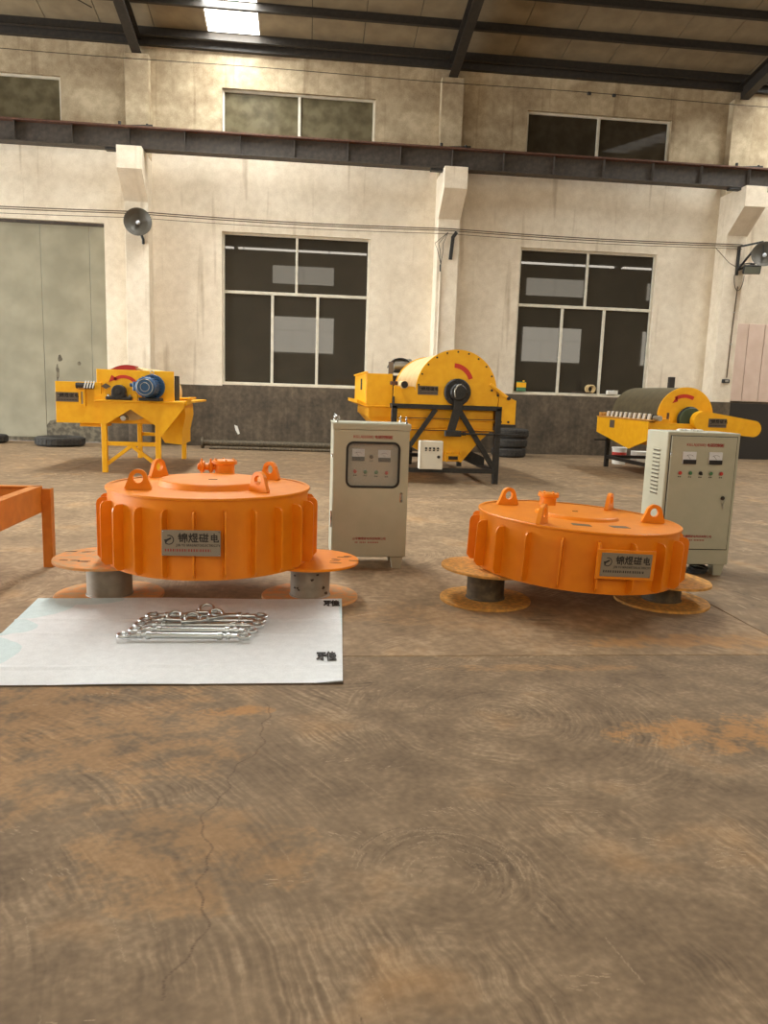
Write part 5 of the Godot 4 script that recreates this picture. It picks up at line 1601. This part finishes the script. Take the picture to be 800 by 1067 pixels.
func build_roller_separator() -> void:
	var t := thing("magnetic_separator", Vector3(7.3, 0, -15.2), "low yellow separator with dark drum and long rounded belt guard", "machine", "yellow separators by the wall")
	var zf := -14.2
	var zr := -16.4
	var back := Basis(Vector3.RIGHT, Vector3.BACK, Vector3.DOWN)
	part(t, "drum", MB.new().lathe(Transform3D(back, Vector3(7.32, 1.215, zr)), [Vector2(0, 0), Vector2(0.545, 0), Vector2(0.55, 0.006), Vector2(0.55, 2.2)], 64), M.drum_rubber, "dark olive rubber drum")
	var head := [Vector2(6.70, 0.98), Vector2(7.95, 0.98), Vector2(7.95, 1.1)]
	for k in 33:
		var a := deg_to_rad(-6.0 + 192.0 * k / 32)
		head.append(Vector2(7.32 + cos(a) * 0.56, 1.215 + sin(a) * 0.56))
	head.append(Vector2(6.70, 1.1))
	var ep := part(t, "end_plate", MB.new().prism(head, Transform3D(Basis.IDENTITY, Vector3(0, 0, zf)), 0.04), M.yellow_paint)
	var ar := MB.new()
	ar.arcband(Vector2(7.28, 1.24), 0.33, 0.40, deg_to_rad(62), deg_to_rad(122), Transform3D(Basis.IDENTITY, Vector3(0, 0, zf + 0.041)), 0.004)
	ar.prism([Vector2(7.12, 1.61), Vector2(7.14, 1.50), Vector2(7.03, 1.46)], Transform3D(Basis.IDENTITY, Vector3(0, 0, zf + 0.041)), 0.004)
	part(ep, "rotation_arrow", ar, M.red_paint, "red curved rotation arrow")
	part(t, "pulley", MB.new().cyl(Vector3(7.36, 1.16, zf + 0.06), Vector3(7.36, 1.16, zf + 0.22), 0.225, 32, 0.01).cyl(Vector3(7.36, 1.16, zf + 0.04), Vector3(7.36, 1.16, zf + 0.06), 0.1, 16), M.pulley_green, "dark green pulley")
	part(t, "pulley_rim", MB.new().torus(Vector3(7.36, 1.16, zf + 0.14), Basis(Vector3.RIGHT, PI / 2), 0.228, 0.02, 36, 6), M.black_paint)
	# belt guard, a flat stadium
	var st := []
	var a0 := Vector2(7.50, 1.145)
	var a1 := Vector2(8.52, 1.025)
	var dirv := (a1 - a0).normalized()
	var base := dirv.angle()
	for k in 17:
		var a := base + PI / 2 + PI * k / 16
		st.append(a0 + Vector2(cos(a), sin(a)) * 0.185)
	for k in 17:
		var a := base - PI / 2 + PI * k / 16
		st.append(a1 + Vector2(cos(a), sin(a)) * 0.155)
	var bg := part(t, "belt_guard", MB.new().prism(st, Transform3D(Basis.IDENTITY, Vector3(0, 0, zf + 0.24)), 0.17), M.yellow_paint)
	part(bg, "fixing", MB.new().cyl(Vector3(8.3, 1.04, zf + 0.41), Vector3(8.3, 1.04, zf + 0.42), 0.014, 8), M.yellow_paint)
	machine_plate(t, Vector3(7.78, 1.115, zf + 0.41), 0.36, 0.165)
	# trough on the near side
	var xs := 6.44
	part(t, "trough_side", MB.new().prism([Vector2(16.4, 1.13), Vector2(16.4, 0.78), Vector2(14.65, 0.53), Vector2(13.85, 0.74), Vector2(13.85, 1.10)], Transform3D(Basis(Vector3(0, 0, -1), Vector3.UP, Vector3(1, 0, 0)), Vector3(xs, 0, 0)), 0.03), M.yellow_paint)
	part(t, "trough_body", MB.new().prism([Vector2(6.47, 0.80), Vector2(6.47, 1.08), Vector2(7.95, 1.08), Vector2(7.95, 0.80), Vector2(7.5, 0.6), Vector2(6.9, 0.6)], Transform3D(Basis.IDENTITY, Vector3(0, 0, zr + 0.02)), 2.45), M.yellow_paint)
	part(t, "trough_label", MB.new().box(Vector3(xs - 0.004, 0.99, -15.55), Vector3(0.008, 0.16, 0.24), 0.001), M.plate_dark, "square dark label")
	part(t, "trough_lip", MB.new().box(Vector3(6.53, 1.12, -15.15), Vector3(0.2, 0.025, 2.55), 0.003), M.dusty_ochre)
	for k in 10:
		var zc := -16.22 + 0.225 * k
		part(t, "comb_slat", MB.new().prism([Vector2(-zc - 0.065, 1.135), Vector2(-zc + 0.045, 1.135), Vector2(-zc - 0.005, 1.245), Vector2(-zc - 0.115, 1.245)], Transform3D(Basis(Vector3(0, 0, -1), Vector3.UP, Vector3(1, 0, 0)), Vector3(6.585, 0, 0)), 0.03), M.white_paint)
	part(t, "comb_back", MB.new().box(Vector3(6.65, 1.175, -15.15), Vector3(0.03, 0.11, 2.4)), M.black_paint)
	part(t, "comb_bearing", MB.new().cyl(Vector3(6.62, 1.17, -13.98), Vector3(6.62, 1.17, -13.75), 0.05, 14, 0.006), M.zinc)
	part(t, "comb_bearing", MB.new().box(Vector3(6.6, 1.17, -16.42), Vector3(0.2, 0.08, 0.12), 0.01), M.dusty_ochre)
	part(t, "bearing_bracket", MB.new().box(Vector3(6.76, 1.10, -14.0), Vector3(0.3, 0.14, 0.1), 0.01), M.yellow_paint)
	part(t, "bearing_bolt", MB.new().cyl(Vector3(6.85, 1.16, -13.92), Vector3(6.85, 1.28, -13.92), 0.025, 8), M.rail_rust)
	part(t, "front_rail", MB.new().box(Vector3(7.4, 0.95, zf + 0.04), Vector3(1.4, 0.06, 0.14), 0.004), M.black_paint)
	for p in [[6.72, zr], [7.92, zr], [6.72, -13.95], [7.92, -13.95]]:
		part(t, "frame_leg", MB.new().box(Vector3(p[0], 0.42, p[1]), Vector3(0.085, 0.84, 0.085), 0.005), M.black_paint)
	for p in [[6.72, -15.2, 0.07, 2.5], [7.92, -15.2, 0.07, 2.5], [7.32, zr, 1.2, 0.07], [7.32, -13.95, 1.2, 0.07]]:
		part(t, "frame_rail", MB.new().box(Vector3(p[0], 0.23, p[1]), Vector3(p[2], 0.07, p[3]), 0.004), M.black_paint)
	part(t, "side_peg", MB.new().bar(Vector3(6.40, 0.60, zr), Vector3(6.70, 0.60, zr), 0.03, 0.04), M.black_paint)
	part(t, "guard_support", MB.new().prism([Vector2(7.9, 0.95), Vector2(8.56, 0.92), Vector2(8.30, 0.55), Vector2(7.9, 0.40)], Transform3D(Basis.IDENTITY, Vector3(0, 0, zf)), 0.12), M.black_paint)
	# post and packs behind
	var ps := thing("steel_post", Vector3(8.25, 0, -16.75), "dark square steel post standing behind the low separator", "post")
	part(ps, "post_body", MB.new().box(Vector3(8.25, 1.02, -16.75), Vector3(0.12, 2.04, 0.12), 0.006), M.skirt_dark)
	part(ps, "foot_plate", MB.new().box(Vector3(8.25, 0.01, -16.75), Vector3(0.3, 0.02, 0.3), 0.003), M.rail_rust)
	var pk := thing("paint_tub", Vector3(7.35, 0, -17.2), "small white plastic tub with a red band under the low separator", "tub")
	lpart(pk, "tub_body", MB.new().lathe(Transform3D.IDENTITY, [Vector2(0, 0), Vector2(0.15, 0), Vector2(0.17, 0.36), Vector2(0.18, 0.365), Vector2(0.18, 0.39), Vector2(0, 0.4)], 24), M.white_paint)
	lpart(pk, "tub_band", MB.new().lathe(Transform3D.IDENTITY, [Vector2(0.158, 0.1), Vector2(0.168, 0.28)], 24), M.button_red)
	var ct := thing("carton", Vector3(8.0, 0, -17.3), "white carton with red stripe lying under the low separator", "carton")
	lpart(ct, "carton_body", MB.new().box(Vector3(0, 0.15, 0), Vector3(0.5, 0.3, 0.35), 0.006), M.white_paint)
	lpart(ct, "stripe", MB.new().box(Vector3(0, 0.17, 0.001), Vector3(0.503, 0.05, 0.352), 0.002), M.button_red)

# ---------------------------------------------------------------- foreground
func build_foreground() -> void:
	# orange table frame at the edge of the picture
	var t := thing("table_frame", Vector3(-2.6, 0, -5.4), "orange steel table frame of channel rails on angle legs", "frame")
	var H := 0.665
	for p in [[-2.065, -6.27, -1, 1], [-2.065, -3.9, -1, -1], [-3.2, -6.27, 1, 1], [-3.2, -3.9, 1, -1]]:
		var lm := MB.new()
		lm.box(Vector3(p[0], (H - 0.02) / 2, p[1]), Vector3(0.075, H - 0.02, 0.008), 0.002)
		lm.box(Vector3(p[0] - p[2] * 0.034, (H - 0.02) / 2, p[1] + p[3] * -0.035), Vector3(0.008, H - 0.02, 0.075), 0.002)
		part(t, "leg", lm, M.frame_orange)
	for xx in [[-2.10, -1.0], [-3.165, 1.0]]:
		var rm := MB.new()
		rm.box(Vector3(xx[0], H - 0.105, -5.085), Vector3(0.01, 0.21, 2.36), 0.002)
		rm.box(Vector3(xx[0] + xx[1] * 0.035, H - 0.004, -5.085), Vector3(0.08, 0.01, 2.4), 0.002)
		rm.box(Vector3(xx[0] + xx[1] * 0.03, H - 0.206, -5.085), Vector3(0.06, 0.01, 2.36), 0.002)
		part(t, "long_rail", rm, M.frame_orange)
	for zz in [[-6.30, 1.0], [-3.88, -1.0]]:
		var rm := MB.new()
		rm.box(Vector3(-2.63, H - 0.105, zz[0]), Vector3(1.06, 0.21, 0.01), 0.002)
		rm.box(Vector3(-2.63, H - 0.004, zz[0] + zz[1] * 0.03), Vector3(1.06, 0.01, 0.07), 0.002)
		part(t, "end_rail", rm, M.frame_orange)
	part(t, "cross_rail", MB.new().box(Vector3(-2.63, H - 0.1, -5.6), Vector3(1.05, 0.16, 0.05), 0.003), M.frame_orange)

	# white sheet on the floor with creases
	var s := thing("white_sheet", Vector3(-0.76, 0, -4.5), "large creased white sheet spread on the concrete floor", "sheet")
	var zs := [-5.235, -4.78, -4.745, -4.71, -4.50, -4.47, -4.44, -4.0, -3.965, -3.93, -3.73]
	var ys := [0.034, 0.027, 0.033, 0.026, 0.022, 0.0275, 0.021, 0.013, 0.0185, 0.012, 0.008]
	var mb := MB.new()
	var x0 := -1.80
	var x1 := 0.245
	var nx := 12
	for i in zs.size() - 1:
		for k in nx:
			var ua := k / float(nx)
			var ub := (k + 1) / float(nx)
			var P := []
			for e in [[ua, i], [ub, i], [ub, i + 1], [ua, i + 1]]:
				var zt: float = zs[e[1]]
				var xl := lerpf(-1.80, -1.72, (zt + 5.235) / 1.5)
				var xr := lerpf(0.275, 0.212, (zt + 5.235) / 1.5)
				var lift: float = 0.004 * sin(e[0] * 9.0 + zt * 4.0) + (0.012 if e[0] > 0.99 and e[1] == zs.size() - 1 else 0.0)
				P.append(Vector3(lerpf(xl, xr, e[0]), ys[e[1]] + lift, zt))
			var U := []
			for p in P:
				U.append(Vector2((p.x - x0) / (x1 - x0), (p.z + 5.235) / 1.505))
			for tri_ in [[0, 1, 2], [0, 2, 3]]:
				for up in [1.0, -1.0]:
					var d := Vector3(0, 0.0 if up > 0 else -0.006, 0)
					var A: Vector3 = P[tri_[0]] + d
					var B: Vector3 = P[tri_[1]] + d
					var C: Vector3 = P[tri_[2]] + d
					var before := mb.v.size()
					mb.flat(A, B, C, Vector3.UP * up)
					for q in range(before, mb.v.size()):
						mb.uv.append(Vector2((mb.v[q].x - x0) / (x1 - x0), (mb.v[q].z + 5.235) / 1.505))
	part(s, "sheet_face", mb, M.sheet_white)
	var eg := MB.new()
	eg.bar(Vector3(-1.72, 0.004, -3.731), Vector3(0.212, 0.005, -3.731), 0.006, 0.006, 0.0)
	part(s, "sheet_edge", eg, M.plate_dark)
	for q in [[0.196, -5.115], [0.135, -4.10]]:
		var fb := Basis(Vector3.RIGHT, -PI / 2 + 0.017) * Basis.from_scale(Vector3(1.0, 2.3, 1.0))
		part(s, "print", glyphs(MB.new(), ["ya", "jia"], Transform3D(fb, Vector3(q[0], sheet_y(q[1]) - 0.001, q[1])), 0.052, 0.02, 0.17, 0.003), M.ink)

	# turnbuckles laid side by side
	var rows := [
		[-1.075, -0.30, -4.375, -4.35, 0.0, "turnbuckle lying lowest on the sheet in front of its bundle"],
		[-1.03, -0.27, -4.47, -4.45, 0.0, "second turnbuckle of the bundle, tucked behind the front one"],
		[-1.02, -0.235, -4.56, -4.55, 0.0, "middle turnbuckle of the bundle with shackles heaped over it"],
		[-1.01, -0.225, -4.65, -4.64, 0.0, "fourth turnbuckle of the bundle, just before the rearmost one"],
		[-0.985, -0.22, -4.745, -4.73, 0.0, "rearmost turnbuckle of the bundle, lying straight beside a crease"]]
	for r in rows:
		turnbuckle(Vector3(r[0], sheet_y((r[2])) + 0.030, r[2]), Vector3(r[1], sheet_y(r[3]) + 0.030, r[3]), r[5])
	for q in [[-0.60, -4.70, 0.1, "upright bow shackle standing on the rear of the turnbuckle bundle"], [-0.52, -4.60, 0.5, "tilted shackle leaning in the middle of the turnbuckle bundle"], [-0.78, -4.55, -0.2, "shackle lying across the left half of the turnbuckle bundle".replace("left ", "eye-end ")], [-0.66, -4.52, 0.2, "shackle nested among the turnbuckle bodies at the bundle centre"]]:
		shackle(Vector3(q[0], sheet_y(q[1]) + 0.066, q[1]), q[2], q[3])

func sheet_y(z: float) -> float:
	return lerpf(0.034, 0.008, (z + 5.235) / 1.505) + 0.004

func turnbuckle(a: Vector3, b: Vector3, label: String) -> void:
	var t := thing("turnbuckle", (a + b) / 2 - Vector3(0, 0.024, 0), label, "turnbuckle", "turnbuckles on the white sheet")
	var d := (b - a).normalized()
	var up := Vector3.UP
	var side := d.cross(up).normalized()
	var L := (b - a).length()
	part(t, "body", MB.new().cyl(a + d * L * 0.24, a + d * L * 0.76, 0.0185, 14, 0.003), M.galvanised)
	for f in [[0.215, 0.255], [0.745, 0.785]]:
		part(t, "collar", MB.new().cyl(a + d * L * f[0], a + d * L * f[1], 0.0245, 14, 0.004), M.galvanised)
	for f in [[0.10, 0.24], [0.76, 0.90]]:
		part(t, "screw", MB.new().cyl(a + d * L * f[0], a + d * L * f[1], 0.0135, 12), M.galvanised)
	for f in [[0.155, 0.185], [0.815, 0.845]]:
		part(t, "nut", MB.new().cyl(a + d * L * f[0], a + d * L * f[1], 0.022, 6, 0.002), M.galvanised)
	for e in [[a, 1.0], [b, -1.0]]:
		var c: Vector3 = e[0] + d * e[1] * L * 0.055
		part(t, "eye", MB.new().torus(c, Basis(d, up, side), L * 0.045, 0.0105, 22, 8), M.galvanised)
		part(t, "pin", MB.new().cyl(c - up * 0.02 + d * e[1] * 0.02, c + up * 0.022 + d * e[1] * 0.02, 0.009, 10), M.galvanised)

func shackle(c: Vector3, yaw: float, label: String) -> void:
	var t := thing("shackle", c, label, "shackle", "shackles on the turnbuckles")
	var bs := Basis(Vector3.UP, yaw) * Basis(Vector3.RIGHT, -1.05)
	var pts := []
	pts.append(bs * Vector3(-0.036, 0.0, 0))
	for k in 13:
		var a := PI - PI * k / 12.0
		pts.append(bs * Vector3(cos(a) * 0.043, 0.025 + sin(a) * 0.042, 0))
	pts.append(bs * Vector3(0.036, 0.0, 0))
	lpart(t, "bow", MB.new().tube(pts, 0.0095, 10), M.galvanised)
	lpart(t, "pin", MB.new().cyl(bs * Vector3(-0.062, 0.0, 0), bs * Vector3(0.062, 0.0, 0), 0.0105, 12, 0.002), M.galvanised)
	lpart(t, "pin_head", MB.new().cyl(bs * Vector3(-0.07, 0.0, 0), bs * Vector3(-0.054, 0.0, 0), 0.02, 6, 0.002), M.galvanised)

# ---------------------------------------------------------------- assemble
func _ready() -> void:
	# camera: held at chest height, pitched down 9 degrees, turned 6 degrees, slightly rolled
	var P := deg_to_rad(9.01)
	var RL := deg_to_rad(1.88)
	var Y := deg_to_rad(6.07)
	var fwd := Vector3(sin(Y) * cos(P), -sin(P), -cos(Y) * cos(P))
	var right := Vector3(cos(Y), 0, sin(Y))
	var upv := right.cross(fwd)
	var rt := right * cos(RL) + upv * sin(RL)
	var uu := upv * cos(RL) - right * sin(RL)
	var cam := Camera3D.new()
	cam.name = "camera"
	cam.transform = Transform3D(Basis(rt, uu, -fwd), Vector3(0, 1.5, 0))
	cam.fov = rad_to_deg(2.0 * atan(533.5 / 790.0))
	cam.near = 0.05
	cam.far = 200.0
	add_child(cam)
	cam.current = true

	var env := Environment.new()
	env.background_mode = Environment.BG_SKY
	var sky := Sky.new()
	var psm := ProceduralSkyMaterial.new()
	psm.sky_top_color = Color(0.80, 0.84, 0.90)
	psm.sky_horizon_color = Color(0.92, 0.92, 0.90)
	psm.ground_bottom_color = Color(0.45, 0.42, 0.38)
	psm.ground_horizon_color = Color(0.70, 0.68, 0.64)
	psm.sky_energy_multiplier = 2.0
	sky.sky_material = psm
	env.sky = sky
	env.ambient_light_source = Environment.AMBIENT_SOURCE_DISABLED
	env.tonemap_mode = Environment.TONE_MAPPER_LINEAR
	env.tonemap_exposure = 1.3
	env.sdfgi_enabled = true
	env.ssao_enabled = true
	env.ssil_enabled = true
	var we := WorldEnvironment.new()
	we.name = "environment"
	we.environment = env
	add_child(we)

	# daylight: roof panels on the far slope, the open gate in the gable, the windows behind the camera
	var day := Color(0.955, 0.99, 1.0)
	for k in [-16.2, -1.8, 12.6]:
		var z := (ZB + RIDGE) / 2
		area_light("skylight_glow", Vector3(k, roof_y(z) - 0.02, z), Vector3(0, -1, 0.18).normalized(), Vector3.BACK, 1.16, 12.2, 95.0, day)
	area_light("gate_daylight", Vector3(XL + 0.1, 2.95, -11.5), Vector3.RIGHT, Vector3.UP, 11.4, 5.7, 420.0, day)
	for k in range(-3, 4):
		var xc := -0.28 + k * 7.45
		if xc > XL + 2.5 and xc < XR - 2.5:
			area_light("window_daylight", Vector3(xc, 4.6, ZF - 0.05), Vector3.FORWARD, Vector3.UP, 3.6, 2.0, 8.5, Color(1.0, 0.96, 0.88))
			area_light("window_daylight", Vector3(xc, 7.94, ZF - 0.05), Vector3.FORWARD, Vector3.UP, 3.5, 1.0, 2.6, Color(1.0, 0.96, 0.88))

	make_materials()
	build_shell()
	build_wall_things()
	build_magnets()
	build_cabinets()
	build_belt_separator()
	build_drum_separator()
	build_roller_separator()
	build_foreground()
